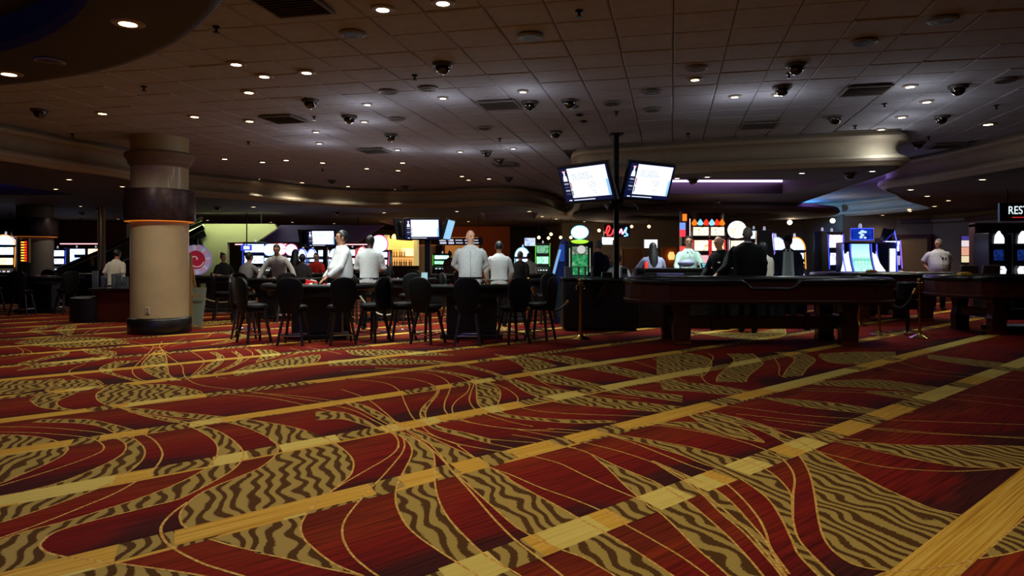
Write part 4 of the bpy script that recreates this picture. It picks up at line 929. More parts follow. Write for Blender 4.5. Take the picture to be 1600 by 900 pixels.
# ------------------------------------------------------------------ pit counter
pit = thing('pit_counter', 'large black pit counter left of the front craps table', 'counter', (0, 0, 0))
PX0, PX1, PD = (880 - 800) / FPX * 12.95, (1000 - 800) / FPX * 12.95, 12.95
PB = mat('pit_black', (13, 12, 13), 0.45)
MB().box(((PX0 + PX1) / 2, PD + 0.45, 0.49), (PX1 - PX0, 0.9, 0.9)).build('body', PB, pit, bevel=0.02)
MB().box(((PX0 + PX1) / 2, PD + 0.43, 0.955), (PX1 - PX0 + 0.06, 0.98, 0.04)).build('worktop', mat('pit_top', (22, 20, 21), 0.3), pit, bevel=0.01)
MB().box((1.55, PD - 0.42, 0.955), (0.75, 0.85, 0.035)).build('pole_shelf', mat('pit_top', (22, 20, 21), 0.3), pit, bevel=0.01)
MB().bar((1.5, PD - 0.02, 0.45), (1.7, PD - 0.7, 0.94), 0.08).build('shelf_brace', PB, pit)
MB().box(((PX0 + PX1) / 2, PD + 0.46, 0.02), (PX1 - PX0 - 0.1, 0.8, 0.04)).build('plinth', BLKP, pit)
for k in range(2): MB().box((PX0 + 0.36 + k * 0.68, PD - 0.006, 0.5), (0.6, 0.016, 0.76)).build('door_panel', mat('pit_panel', (17, 15, 16), 0.4), pit, bevel=0.006)
rk = thing('divider_rack', 'grey rack of open pigeonholes on the pit counter below the green machine', 'rack', XD(904, 13.1, 0.975))
RKM = mat('rack_grey', (92, 94, 100), 0.45)
for k in range(5): MB().box((-0.25 + 0.125 * k, 0, 0.1), (0.016, 0.22, 0.2)).build('divider', RKM, rk)
MB().box((0, 0, 0.2), (0.52, 0.22, 0.014)).box((0, 0, 0.007), (0.52, 0.22, 0.014)).build('shelf', RKM, rk); MB().box((-0.19, -0.09, 0.1), (0.11, 0.012, 0.18)).build('insert', mat('rack_paper', (70, 72, 78), 0.7), rk)
for i, (px, w_, h_, col, lb) in enumerate([(948, 0.2, 0.1, (40, 40, 44), 'dark keyboard box on the pit counter right of the pigeonholes'), (975, 0.12, 0.2, (120, 124, 130), 'grey glassy card holder on the pit counter by the pole'), (1000, 0.18, 0.18, (60, 62, 66), 'dark clear plastic holder on the pit counter, second right of the pole')]):
    t = thing('desk_box', lb, 'box', XD(px, 13.2, 0.976)); MB().box((0, 0, h_ / 2), (w_, 0.16, h_), 0, 0, 0.9).build('case', mat('dbox%d' % i, col, 0.3), t, bevel=0.01); MB().box((0, -0.085, h_ * 0.6), (w_ * 0.7, 0.012, h_ * 0.4)).build('face_plate', BLKP, t)
rc = thing('rear_counter', 'black high counter behind the front craps table', 'counter', XD(1085, 13.9))
MB().box((0, 0, 0.55), (2.3, 0.5, 1.1)).build('body', PB, rc, bevel=0.02); MB().box((0, 0, 1.12), (2.4, 0.6, 0.05)).build('top_ledge', mat('pit_top', (22, 20, 21), 0.3), rc, bevel=0.01)
MB().box((-0.55, -0.28, 1.0), (0.55, 0.06, 0.12)).build('display_bar', mat('purple_bar', (70, 62, 110), 0.4), rc, bevel=0.03)
tag(MB().ell((0, 0, 0.1), (0.17, 0.12, 0.07)).ell((0.06, 0.02, 0.12), (0.09, 0.09, 0.06)).build('chip_bag', mat('lilac_bag', (120, 122, 150), 0.6), smooth=True, loc=XD(1072, 13.85, 1.14)), 'lilac grey bag heap on the counter before the man with glasses', 'bag')
kp = thing('keypad', 'small lit blue keypad on the counter right of the man with glasses', 'keypad', XD(1104, 13.9, 1.145), R(8))
MB().slab([(-0.1, 0), (0.1, 0), (0.1, 0.11), (-0.1, 0.11)], 0.03, Matrix.Rotation(R(-30), 4, 'X')).build('case', BLKP, kp)
for r_ in range(2):
    for c_ in range(4): MB().box((-0.07 + 0.047 * c_, -0.03 + 0.02 * r_, 0.035 + 0.042 * r_), (0.034, 0.02, 0.03)).build('key', mat('key_blue', (110, 190, 210), emit=(110, 190, 210), es=0.8), kp)
tag(MB().lathe([(0.025, 0), (0.03, 0.1), (0.02, 0.12)], 12).build('red_lamp', mat('red_tip', (220, 40, 30), emit=(255, 50, 30), es=1.5), loc=XD(1010, 13.7, 1.145)), 'small glowing red lamp on the counter left of the long-haired woman', 'lamp')

# ------------------------------------------------------------------ hanging screens
SCR_W = mat('screen_white', (230, 240, 250), emit=(236, 244, 255), es=1.25, noise=0)
SCR_N = mat('screen_navy', (10, 16, 50), emit=(16, 26, 80), es=0.5, noise=0)
SCR_B = mat('screen_ink', (120, 130, 145), emit=(176, 186, 198), es=0.8, noise=0)
SCR_R = mat('screen_red', (170, 40, 50), emit=(190, 60, 70), es=0.9, noise=0)
SCR_LB = mat('screen_lightblue', (120, 190, 240), emit=(150, 205, 245), es=1.0, noise=0)
def tv(loc, yaw, tilt, w_, label, h_=None, writing=True, full=None):
    h_ = h_ or w_ * 0.6
    t = thing('television', label, 'television', loc, 0); t.rotation_euler = (tilt, 0, yaw); t.rotation_mode = 'XYZ'
    MB().box((0, 0.03, 0), (w_, 0.06, h_)).build('bezel', BLKP, t, bevel=0.012)
    MB().box((0, 0.10, -0.01), (w_ * 0.7, 0.1, h_ * 0.7), 0, 0, 0.85).build('back_casing', BLKP, t, bevel=0.02)
    sw, sh = w_ * 0.93, h_ * 0.88
    sc_ = MB().box((0, -0.002, 0), (sw, 0.004, sh)).build('screen', SCR_N if writing else full, t)
    if writing:
        MB().box((sw * 0.07, -0.006, sh * 0.045), (sw * 0.80, 0.004, sh * 0.86)).build('white_page', SCR_W, sc_)
        MB().box((sw * 0.45, -0.0065, -sh * 0.15), (sw * 0.05, 0.004, sh * 0.46)).build('side_tint', SCR_LB, sc_)
        MB().box((-sw * 0.31, -0.0085, -sh * 0.02), (sw * 0.018, 0.003, sh * 0.2)).build('colour_tab', SCR_R, sc_)
        MB().box((-sw * 0.31, -0.0085, -sh * 0.24), (sw * 0.018, 0.003, sh * 0.16)).build('colour_tab', SCR_N, sc_)
        MB().slab([(-0.04, 0), (0.04, 0), (0.03, 0.07), (0.012, 0.09), (0.012, 0.14), (-0.012, 0.14), (-0.012, 0.09), (-0.03, 0.07)], 0.004, Matrix.Translation((-sw * 0.405, -0.007, sh * 0.12)) @ Matrix.Scale(w_, 4)).build('figure', SCR_W, sc_)
        MB().slab([(-0.035, 0.02), (-0.01, -0.02), (0.01, -0.02), (0.035, 0.02)], 0.004, Matrix.Translation((-sw * 0.405, -0.007, sh * 0.38)) @ Matrix.Scale(w_, 4)).build('emblem', mat('screen_pink', (240, 170, 200), emit=(245, 180, 205), es=0.9, noise=0), sc_)
        for k in range(4): MB().box((-sw * 0.405, -0.007, sh * (0.04 - 0.1 * k)), (sw * 0.09, 0.003, sh * 0.045)).build('caption', SCR_B if k % 2 == 0 else mat('screen_mid', (70, 80, 110), emit=(80, 95, 130), es=0.5, noise=0), sc_)
        MB().box((-sw * 0.1, -0.0075, -sh * 0.455), (sw * 0.45, 0.003, sh * 0.02)).build('ticker', SCR_W, sc_); MB().box((-sw * 0.40, -0.0075, -sh * 0.455), (sw * 0.06, 0.003, sh * 0.025)).build('ticker', SCR_W, sc_)
        text('NC STATE', 0.075 * w_, SCR_B, sc_, (-sw * 0.25, -0.011, sh * 0.27), align='LEFT', ext=0.0006); text('VILLANOVA', 0.075 * w_, SCR_B, sc_, (-sw * 0.25, -0.011, sh * 0.17), align='LEFT', ext=0.0006)
        for k in range(5): MB().box((sw * (0.14 if k < 3 else 0.16), -0.0088, sh * (0.02 - 0.06 * k - (0.06 if k > 2 else 0))), (sw * (0.2 - 0.03 * k), 0.001, sh * 0.012)).build('text_line', SCR_B, sc_)
    return t
tv(Vector((1.146, 10.93, 2.497)), -0.832, 0.364, 1.05, 'large lit screen on the left side of the tall black pole')
tv(Vector((2.194, 11.24, 2.556)), 0.611, 0.325, 1.05, 'large lit screen on the right side of the tall black pole')
pl = thing('screen_pole', 'tall black pole to the ceiling carrying two large screens', 'pole', (1.69, 11.42, 0))
# keep the pole clear of the craps table: it stands just behind its rail
pl.location = XD(963, 12.25)
pz = pl.location
MB().box((0, 0, (CEIL + 0.975) / 2), (0.085, 0.085, CEIL - 0.975)).build('post', BLKM, pl, bevel=0.008)
MB().lathe([(0.1, 0.975), (0.1, 0.987), (0.06, 0.995)], 24).build('foot_plate', BLKM, pl, smooth=True); MB().box((0, 0, CEIL - 0.01), (0.22, 0.22, 0.02)).build('ceiling_plate', BLKM, pl)
a1 = Vector((1.146 + 0.12, 10.93 + 0.14, 2.45)) - pz; a2 = Vector((2.194 - 0.1, 11.24 + 0.16, 2.5)) - pz
MB().bar((0, 0, 2.36), a1, 0.06).bar((0, 0, 2.36), a2, 0.06).box((0, -0.02, 2.36), (0.2, 0.2, 0.3)).build('bracket', BLKM, pl)
MB().box((0.0, -0.5, 2.2), (0.5, 0.5, 0.06), 0, R(12)).build('lower_cowl', BLKP, pl, bevel=0.02)
def cluster(px, d, pyc, wpx, side, name):
    w_ = wpx / FPX * d; c = W(px, pyc, d)
    tv(c + Vector((0, 0, 0)), R(-2), R(10), w_, f'lit screen facing us on the {name}')
    p = thing('screen_pole', f'dark pole carrying the {name}', 'pole', XD(px + wpx * 0.14, d + 0.32))
    MB().box((0, 0, c.z / 2), (0.13, 0.13, c.z)).build('post', BLKM, p)
    MB().lathe([(0.2, 0), (0.2, 0.012), (0.1, 0.02)], 20).build('foot_plate', BLKM, p, smooth=True)
    MB().bar((0, 0, c.z), (c.x - p.location.x, -0.12, c.z), 0.08).build('bracket', BLKM, p)
    if side & 1: tv(c + Vector((-w_ * 0.62, 0.40, 0)), R(-105), R(10), w_, f'screen turned left on the {name}')
    if side & 2: tv(c + Vector((w_ * 0.68, 0.42, 0)), R(84), R(16), w_, f'screen turned right on the {name}', writing=False, full=SCR_LB)
    return p
cluster(660, 17.0, 358, 58, 3, 'middle pole with three screens')
cluster(502, 22.8, 372.5, 46, 1, 'far left pole left of the heavy dealer')
def walltv(px, py, wpx, hpx, d, label, m):
    c = W(px, py, d); t = tv(c, 0, R(4), wpx / FPX * d, label, hpx / FPX * d, False, m)
    MB().bar((0, 0.1, 0), (0, 0.5, 0.1), 0.06).build('wall_arm', BLKM, t)
SCRB = screen_mat('tv_blue', [(40, 90, 200), (230, 240, 255), (120, 180, 240)], 1.0, 'noise', 5)
walltv(828, 378, 18, 14, 26, 'small blue-white wall screen at the back left of the green machine', SCRB)
walltv(949, 376.5, 18, 13, 26, 'small white wall screen at the back just left of the tall pole', SCR_W)
walltv(1017, 381, 22, 15, 26, 'small white wall screen above the long-haired woman', SCR_W)

# ------------------------------------------------------------------ easel, prize wheel, escalator, left service table
EW = mat('easel_wood', (150, 116, 70), 0.55, noise=0.15)
ez = thing('easel', 'wooden easel leaning beside the cream column', 'easel', XD(300, 13.4))
MB().bar((0.03, -0.1, 0), (-0.08, 0.12, 1.42), 0.05, 0.03).build('leg', EW, ez); MB().bar((-0.28, -0.02, 0), (-0.14, 0.14, 1.4), 0.04, 0.03).build('leg', EW, ez)
MB().bar((-0.05, 0.55, 0), (-0.1, 0.14, 1.35), 0.04, 0.03).build('leg', EW, ez); MB().box((-0.02, -0.07, 0.03), (0.5, 0.1, 0.05)).build('foot_bar', EW, ez)
MB().bar((-0.26, 0.0, 0.62), (0.2, 0.0, 0.62), 0.03).build('ledge', EW, ez)
tag(MB().slab([(-0.2, 0.0), (0.10, 0.0), (0.15, 0.72), (-0.2, 0.72)], 0.03, Matrix.Rotation(R(-6), 4, 'X')).build('sign_board', mat('board_back', (126, 140, 124), 0.7, noise=0.1), loc=XD(303, 13.4) + Vector((0.02, 0.08, 0.06))), 'pale green board standing behind the easel', 'board')
wd_ = 19.5; wr = 24 / FPX * wd_
wl = thing('prize_wheel', 'large upright prize wheel with white rim and red spiral centre behind the easel', 'wheel', XD(307, wd_))
cz = CAM_H + (HY - 406) / FPX * wd_
RX = Matrix.Translation((0, 0, cz)) @ Matrix.Rotation(PI / 2, 4, 'X')
lit = lambda n, c, e=0.5: mat(n, c, 0.5, emit=c, es=e, noise=0)
MB().lathe([(wr, -0.03), (wr, 0.03)], 40, M=RX).build('rim', lit('wheel_rim', (150, 140, 190), 0.35), wl)
for k in range(24):
    a0, a1 = 2 * PI * k / 24, 2 * PI * (k + 1) / 24 - 0.03
    v = [(r * math.cos(a), 0.036 * -1, cz + r * math.sin(a)) for r, a in ((wr * 0.62, a0), (wr * 0.95, a0), (wr * 0.95, a1), (wr * 0.62, a1))]
    mb = MB(); mb.add(v + [(x, 0.0, z_) for x, y, z_ in v], [(0, 1, 2, 3), (4, 7, 6, 5), (0, 4, 5, 1), (1, 5, 6, 2), (2, 6, 7, 3), (3, 7, 4, 0)])
    mb.build('segment', [lit('wheel_white', (206, 204, 214), 0.35), lit('wheel_lilac', (186, 170, 214), 0.35), lit('wheel_pinkish', (214, 160, 176), 0.35)][(k * 7) % 3], wl)
MB().lathe([(wr * 0.6, 0.02), (wr * 0.6, 0.05)], 32, M=RX).build('centre_disc', lit('wheel_red', (176, 40, 58), 0.35), wl)
sp_ = [(wr * (0.08 + 0.046 * k) * math.cos(0.55 * k) * 0.95, -0.055, cz + wr * (0.08 + 0.046 * k) * math.sin(0.55 * k) * 0.95) for k in range(12)]
MB().tube([tuple(p) for p in crom(sp_, 4)], wr * 0.035, 6).build('spiral', lit('wheel_cream', (226, 190, 196), 0.4), wl)
MB().box((0, 0, cz + wr + 0.06), (0.08, 0.06, 0.18)).build('pointer_head', BLKP, wl); MB().box((0, 0.1, cz / 2), (0.1, 0.1, cz)).build('stand', BLKP, wl); MB().box((0, 0.1, 0.03), (0.8, 0.5, 0.06)).build('base', BLKP, wl, bevel=0.01)
ES = thing('escalator', 'dark escalator rising to the right behind the cream column', 'escalator', (0, 0, 0))
ed = 23.5
e0, e1 = W(95, 447, ed), W(290, 365, ed); up = (e1 - e0)
for k, dy in enumerate((0.0, 1.3)):
    MB().bar(e0 + Vector((0, dy, -0.35)), e1 + Vector((0, dy, -0.35)), 0.12, 0.55).build('side_skirt', mat('escalator_skirt', (24, 22, 22), 0.35, 0.3), ES)
    MB().bar(e0 + Vector((0, dy, 0.28)), e1 + Vector((0, dy, 0.28)), 0.03, 0.7).build('balustrade', mat('escalator_glass', (18, 22, 22), 0.1), ES)
    MB().tube([e0 + Vector((-0.3, dy, 0.35)), e0 + Vector((0, dy, 0.62)), e1 + Vector((0, dy, 0.62))], 0.05, 8).build('handrail', mat('escalator_rail', (30, 28, 26), 0.35), ES, smooth=True)
    MB().bar(e0 + Vector((0, dy - 0.06, -0.05)), e1 + Vector((0, dy - 0.06, -0.05)), 0.03, 0.04).build('metal_strip', CHROME, ES)
    MB().bar(e0 + Vector((0, dy - 0.05, 0.5)), e1 + Vector((0, dy - 0.05, 0.5)), 0.02, 0.03).build('metal_strip', mat('olive_strip', (120, 116, 80), 0.3, 0.6), ES)
MB().bar(W(292, 369, ed), W(318, 355, ed), 0.08, 0.16).build('upper_handrail', mat('escalator_rail', (30, 28, 26), 0.35), ES)
stp = MB().box((0, 0, 0), (0.4, 1.2, 0.2)).build('step', mat('escalator_step', (60, 60, 62), 0.4, 0.6), ES)
for k in range(16):
    o = stp if k == 0 else stp.copy()
    if k: COL.objects.link(o); o.parent = ES
    o.location = e0.lerp(e1, k / 15.5) + Vector((0, 0.65, -0.5))
MB().box((e0.x - 0.6, ed + 0.65, 0.0 + 0.02), (1.0, 1.3, 0.04)).build('landing_plate', mat('landing', (80, 80, 82), 0.4, 0.6), ES)
for k, (px, w_) in enumerate(((155, 0.05), (160.5, 0.10))):
    tag(MB().lathe([(w_, 0), (w_, 0.05), (w_ * 0.8, 0.06), (w_ * 0.8, LOW)], 16).build('slim_post', mat('tan_post', (150, 124, 92), 0.4), smooth=True, loc=XD(px, 21.0 + k * 0.4)), ['thin tan floor-to-ceiling post left of its thicker twin by the escalator', 'thicker tan floor-to-ceiling post by the escalator'][k], 'post')
lt = thing('service_table', 'curved dark red wooden service counter left of the cream column', 'counter', XD(192, 15.2))
MB().prism([(-0.38, -0.35), (-0.3, -0.42), (0.8, -0.42), (0.8, 0.4), (-0.3, 0.4), (-0.38, 0.3)], 0.0, 0.66).build('body', mat('service_wood', (84, 30, 22), 0.35), lt, bevel=0.02)
MB().prism([(-0.52, -0.4), (-0.4, -0.5), (0.9, -0.5), (0.9, 0.5), (-0.4, 0.5), (-0.52, 0.35)], 0.66, 0.71).build('top', mat('service_top', (26, 18, 16), 0.3), lt, bevel=0.01)
MB().lathe([(0.42, 0.0), (0.42, 0.5), (0.36, 0.52)], 24, c=(-0.6, -0.1, 0)).build('round_end', mat('round_end', (16, 13, 13), 0.5), lt, smooth=True)
GLS = mat('clear_plastic', (170, 180, 190), 0.12, noise=0, alpha=1, trans=0.85)
for i, (x, y, h_) in enumerate([(-0.42, -0.3, 0.36), (-0.2, -0.35, 0.26), (0.02, -0.35, 0.3), (0.22, -0.3, 0.24), (-0.1, 0.0, 0.3), (0.3, 0.05, 0.34)]):
    o = MB().lathe([(0.045, 0), (0.06, 0.01), (0.065, h_), (0.058, h_), (0.052, 0.02)], 14).build('clear_tube', GLS, smooth=True, loc=XD(192, 15.2, 0.712) + Vector((x, y, 0)))
    tag(o, f'clear plastic holder on the red wooden service counter, {ord_[i]} counted from its left end', 'holder', 'clear holders on the service counter')
    if i in (1, 4): MB().cyl((0, 0, 0.025), (0, 0, h_ * 0.8), 0.042).build('blue_filling', mat('blue_chips', (40, 60, 150), 0.4), o)
bd = thing('odds_board', 'tall narrow lit number board with red and amber digits by the far left column', 'display', XD(39, 20.2))
MB().box((0, 0, 1.55), (0.22, 0.08, 0.66)).build('housing', BLKP, bd); MB().box((-0.12, 0, 1.57), (0.03, 0.1, 0.7)).box((0.12, 0, 1.57), (0.03, 0.1, 0.7)).build('side_rail', EW, bd)
MB().cyl((0, 0, 0), (0, 0, 1.25), 0.03).build('stand', BLKM, bd); MB().lathe([(0.2, 0), (0.2, .02), (.05, .04)], 18).build('base', BLKM, bd)
for k in range(8):
    MB().box((-0.035, -0.045, 1.28 + 0.075 * k), (0.09, 0.01, 0.035)).build('digit', mat('digit_amber', (255, 190, 60), emit=(255, 185, 60), es=2), bd)
    MB().box((0.05, -0.045, 1.28 + 0.075 * k), (0.06, 0.01, 0.05)).build('digit', mat('digit_red', (255, 40, 20), emit=(255, 45, 20), es=2), bd)
# ------------------------------------------------------------------ people
def cloth(n, c, rough=0.85): return mat('cloth_' + n, c, rough, noise=0.08, scale=18, spec=0.15)
SKIN = {'light': mat('skin_light', (196, 146, 118), 0.55, noise=0.05), 'tan': mat('skin_tan', (160, 112, 84), 0.55, noise=0.05), 'dark': mat('skin_dark', (70, 44, 33), 0.5, noise=0.06)}
HAIR = {'black': mat('hair_black', (14, 12, 12), 0.5), 'brown': mat('hair_brown', (46, 32, 24), 0.55), 'grey': mat('hair_grey', (96, 90, 86), 0.6), 'blond': mat('hair_blond', (150, 120, 84), 0.55)}
def remesh(o, v):
    m = o.modifiers.new('continuous', 'REMESH'); m.mode = 'VOXEL'; m.voxel_size = v; m.use_smooth_shade = True
    s = o.modifiers.new('soft', 'SMOOTH'); s.factor = 0.5; s.iterations = 3
ARMS = {'down': ((.25, .04, 1.18), (.25, -.04, .93)), 'behind': ((.27, .13, 1.19), (.07, .21, 1.0)), 'table': ((.27, -.12, 1.16), (.24, -.38, .97)), 'wide': ((.34, -.14, 1.2), (.46, -.38, .98)),
        'front': ((.27, -.04, 1.16), (.08, -.26, 1.12)), 'cross': ((.27, -.2, 1.1), (-.06, -.34, 1.06)), 'reach': ((.3, -.25, 1.2), (.34, -.55, 1.1)), 'pocket': ((.29, .1, 1.18), (.2, -.06, .95))}
def person(label, px, d, h, rz, skin, shirt, pants, hair=('short', 'black'), lean=0, armL='down', armR='down', yaw=0, pitch=0, seat=None, belly=0.0, bw=1.0, sleeve='long', dx=0, collar=None, extra=None, vox=0.013, y_off=0, tilt=0):
    s = h / 1.78; loc = XD(px, d); loc.x += dx; loc.y += y_off
    t = thing('person', label, 'person', loc, R(rz)); t.scale = (s, s, s)
    hipz = 0.93 if seat is None else seat / s + 0.09
    dz = hipz - 0.93
    Lm = Matrix.Translation((0, 0, dz)) @ Matrix.Translation((0, 0, .95)) @ Matrix.Rotation(R(lean), 4, 'X') @ Matrix.Rotation(R(tilt), 4, 'Y') @ Matrix.Translation((0, 0, -.95))
    Hm = Lm @ Matrix.Translation((0, -.0, 1.53)) @ Matrix.Rotation(R(yaw), 4, 'Z') @ Matrix.Rotation(R(pitch - lean * 0.75), 4, 'X') @ Matrix.Translation((0, 0, -1.53))
    def torso(g, z0=.86, z1=1.50):
        prof_ = [(.86, .17, .12, 0), (.95, .172, .122, -.3), (1.05, .165, .12, -1), (1.15, .17, .12, -1), (1.26, .185, .125, -.4), (1.37, .192, .12, 0), (1.44, .168, .102, 0), (1.485, .10, .08, 0), (1.52, .066, .064, 0)]
        rings = []
        for zz, rx, ry, bl in prof_:
            if zz > z1 + .03: continue
            b_ = -bl * belly; e = b_ * 0.6
            rings.append([Lm @ Vector(((rx * bw + g + e * .6) * math.cos(2 * PI * k / 20), (ry * bw + g + e) * math.sin(2 * PI * k / 20) - b_ * .45, zz)) for k in range(20)])
        return rings
    sh = {}
    for sx, nm in ((-1, armL), (1, armR)):
        e, w_ = ARMS[nm] if isinstance(nm, str) else nm
        S = Lm @ Vector((sx * .178 * bw, 0, 1.405))
        up = lambda p: (Lm @ Vector((sx * p[0], p[1], p[2]))) if True else None
        E_ = up((e[0] * (0.5 + 0.5 * bw), e[1], e[2])); Wr = up((w_[0], w_[1], w_[2]))
        # keep limb lengths human
        if (E_ - S).length > .31: E_ = S + (E_ - S).normalized() * .31
        if (Wr - E_).length > .27: Wr = E_ + (Wr - E_).normalized() * .27
        sh[sx] = (S, E_, Wr)
    b = MB(); b.loft(torso(-.012))
    for sx in (-1, 1):
        S, E_, Wr = sh[sx]
        b.tube([S, S.lerp(E_, .5), E_, E_.lerp(Wr, .35), Wr], [.056, .05, .042, .041, .03], 10)
        f = (Wr - E_).normalized(); sd = f.cross(Vector((0, 0, 1))); sd = sd.normalized() if sd.length > .1 else Vector((1, 0, 0)); nn = sd.cross(f)
        Pm = Matrix((sd, nn, f)).transposed().to_4x4()
        b.ell(Wr + f * .055, (.038, .018, .055), 10, 7, Pm)
        for q in range(4):
            o0 = Wr + f * .09 + sd * (-.03 + .02 * q); ln = (.06, .072, .067, .052)[q]
            b.tube([o0, o0 + f * ln * .5 - nn * .006, o0 + f * ln - nn * .02], [.0095, .009, .007], 6)
        o0 = Wr + f * .04 + sd * .034 * -sx * 1.0; b.tube([o0, o0 + f * .03 - sd * .02 * sx, o0 + f * .055 - sd * .024 * sx], [.011, .01, .008], 6)
    lg = {}
    for sx in (-1, 1):
        Hp = Vector((sx * .09, 0, hipz - .01))
        if seat is None: K, A = Vector((sx * .105, -.02, .5)), Vector((sx * .11, .03, .085))
        else: K, A = Vector((sx * .13, -.42, hipz - .02)), Vector((sx * .13, -.40, max(.09, hipz - .46)))
        lg[sx] = (Hp, K, A); b.tube([Hp, Hp.lerp(K, .5), K, K.lerp(A, .35), A], [.085, .075, .056, .055, .038], 10)
    b.tube([Lm @ Vector((0, 0, 1.44)), Lm @ Vector((0, -.005, 1.5)), Hm @ Vector((0, -.01, 1.6))], [.066, .056, .056], 12)
    hd = MB(); E4 = Matrix.Rotation(0, 4, 'X')
    rot = Hm.to_3x3().to_4x4()
    def he(c, r, n=14, m=10): b.ell(Hm @ Vector(c), r, n, m, rot)
    he((0, 0, 1.672), (.074, .094, .108)); he((0, -.03, 1.605), (.056, .062, .066)); he((0, -.102, 1.645), (.014, .024, .026), 8, 6); he((0, -.078, 1.697), (.052, .022, .016), 10, 6)
    for sx in (-1, 1): he((sx * .078, .008, 1.655), (.012, .022, .032), 8, 6)
    body = b.build('body', SKIN[skin], t, fix=False); remesh(body, vox)
    ey = MB()
    for sx in (-1, 1): ey.ell(Hm @ Vector((sx * .031, -.086, 1.67)), (.013, .010, .008), 8, 6, rot)
    ey.build('eyes', mat('eye_dark', (26, 20, 18), 0.3), t, smooth=True)
    MB().ell(Hm @ Vector((0, -.086, 1.602)), (.024, .009, .006), 8, 6, rot).build('mouth', mat('lip', (120, 62, 56), 0.6), t, smooth=True)
    # shirt
    c = MB(); c.loft(torso(.012))
    for sx in (-1, 1):
        S, E_, Wr = sh[sx]
        S0 = Lm @ Vector((sx * .10 * bw, 0, 1.40)); S1 = S.lerp(E_, .12)
        if sleeve == 'long': c.tube([S0, S, S1, S.lerp(E_, .5), E_, E_.lerp(Wr, .4), E_.lerp(Wr, .93)], [.05, .066, .07, .066, .06, .056, .044], 12)
        else: c.tube([S0, S, S1, S.lerp(E_, .4), S.lerp(E_, .85)], [.05, .066, .072, .074, .078], 12)
    so_ = c.build('shirt', shirt, t, fix=False); remesh(so_, vox * 1.15)
    if collar is not None:
        k = MB()
        k.tube([Lm @ Vector((.072 * math.sin(a_), .078 * math.cos(a_) - .004, 1.525 - .018 * (1 - math.cos(a_)))) for a_ in [R(x) for x in range(-150, 151, 20)]], .014, 8)
        for sx in (-1, 1):
            P_ = [(.012, -.086, 1.5), (.052, -.066, 1.522), (.062, -.096, 1.468), (.034, -.118, 1.452)]
            k.add([Lm @ Vector((sx * x, y - .012, zz)) for x, y, zz in P_] + [Lm @ Vector((sx * x, y + .012, zz)) for x, y, zz in P_], [(0, 1, 2, 3), (7, 6, 5, 4), (0, 4, 5, 1), (1, 5, 6, 2), (2, 6, 7, 3), (3, 7, 4, 0)])
        fl = [Lm @ Vector((0, -(ry * bw + .012 + (-bl * belly) * .6) - (-bl * belly) * .45 - .004, zz)) for zz, ry, bl in ((1.43, .105, 0), (1.37, .12, 0), (1.26, .125, -.4), (1.15, .12, -1), (1.05, .12, -1), (.98, .122, -.5))]
        MB().tube(fl, .006, 6).build('placket', mat('placket_shade', (150, 150, 146), 0.8), t)
        k.build('collar', collar, t)
    p = MB()
    for sx in (-1, 1):
        Hp, K, A = lg[sx]; p.tube([Hp + Vector((0, 0, .05)), Hp.lerp(K, .5), K, K.lerp(A, .4), A + Vector((0, 0, -.02))], [.10, .095, .075, .07, .062], 12)
    p.loft([[Vector(((rx * bw) * math.cos(2 * PI * k / 18), (ry * bw + belly * .3) * math.sin(2 * PI * k / 18) - belly * .15, zz + dz)) for k in range(18)] for zz, rx, ry in ((.84, .15, .11), (.9, .178, .128), (.97, .172, .125))])
    po = p.build('trousers', pants, t, fix=False); remesh(po, vox * 1.3)
    MB().loft([[Vector(((.182 * bw + .004) * math.cos(2 * PI * k / 20), (.133 * bw + belly * .3) * math.sin(2 * PI * k / 20) - belly * .15, zz + dz)) for k in range(20)] for zz in (.935, .97)]).build('belt', BLACK, t)
    for sx in (-1, 1):
        A = lg[sx][2]; MB().ell(A + Vector((0, -.06, -.045)), (.05, .135, .042), 12, 8).build('shoe', BLACK, t, smooth=True)
    st, hc = hair
    if st in ('short', 'long', 'bun', 'fringe', 'cap', 'crop'):
        g = MB(); g.ell((0, .012, 1.683), (.083, .099, .108) if st != 'crop' else (.0785, .0965, .1), 24, 18); bm = bmesh.new(); bm.from_mesh(g.mesh('hair'))
        def cut(v):
            if st == 'fringe': return v.z > 1.70 or v.y < 0.0 or v.z < 1.6
            lowcut = 1.60 if st != 'long' else 1.5
            return (v.y < -.03 and v.z < 1.725 - (v.y + .03) * 0.3) or v.z < lowcut or (v.y < .0 and v.z < 1.655)
        bmesh.ops.delete(bm, geom=[f for f in bm.faces if cut(f.calc_center_median())], context='FACES')
        me = bpy.data.meshes.new('hair'); bm.to_mesh(me); bm.free()
        me.transform(Hm); smoothen(me, 180); me.materials.append(HAIR[hc]); o = bpy.data.objects.new('hair', me); COL.objects.link(o); o.parent = t
        sm = o.modifiers.new('thick', 'SOLIDIFY'); sm.thickness = 0.012
        if st == 'long':
            q = MB().loft([[Hm @ Vector((rx * math.cos(2 * PI * k / 14), .05 + dy + ry * math.sin(2 * PI * k / 14), zz)) for k in range(14)] for zz, rx, ry, dy in ((1.72, .075, .06, 0), (1.6, .088, .06, .02), (1.48, .10, .055, .05), (1.35, .095, .045, .075), (1.2, .075, .035, .08), (1.1, .04, .02, .08))]); q.build('long_hair', HAIR[hc], t, smooth=True)
        if st == 'bun': MB().ell(Hm @ Vector((0, .09, 1.77)), (.042, .042, .042)).build('hair_bun', HAIR[hc], t, smooth=True)
        if st == 'cap':
            MB().ell(Hm @ Vector((0, .0, 1.715)), (.088, .104, .085), 16, 10, rot).build('cap', cloth('cap', (22, 22, 28)), t, smooth=True)
            MB().ell(Hm @ Vector((0, -.12, 1.715)), (.07, .08, .012), 14, 6, rot).build('cap_brim', cloth('cap', (22, 22, 28)), t, smooth=True)
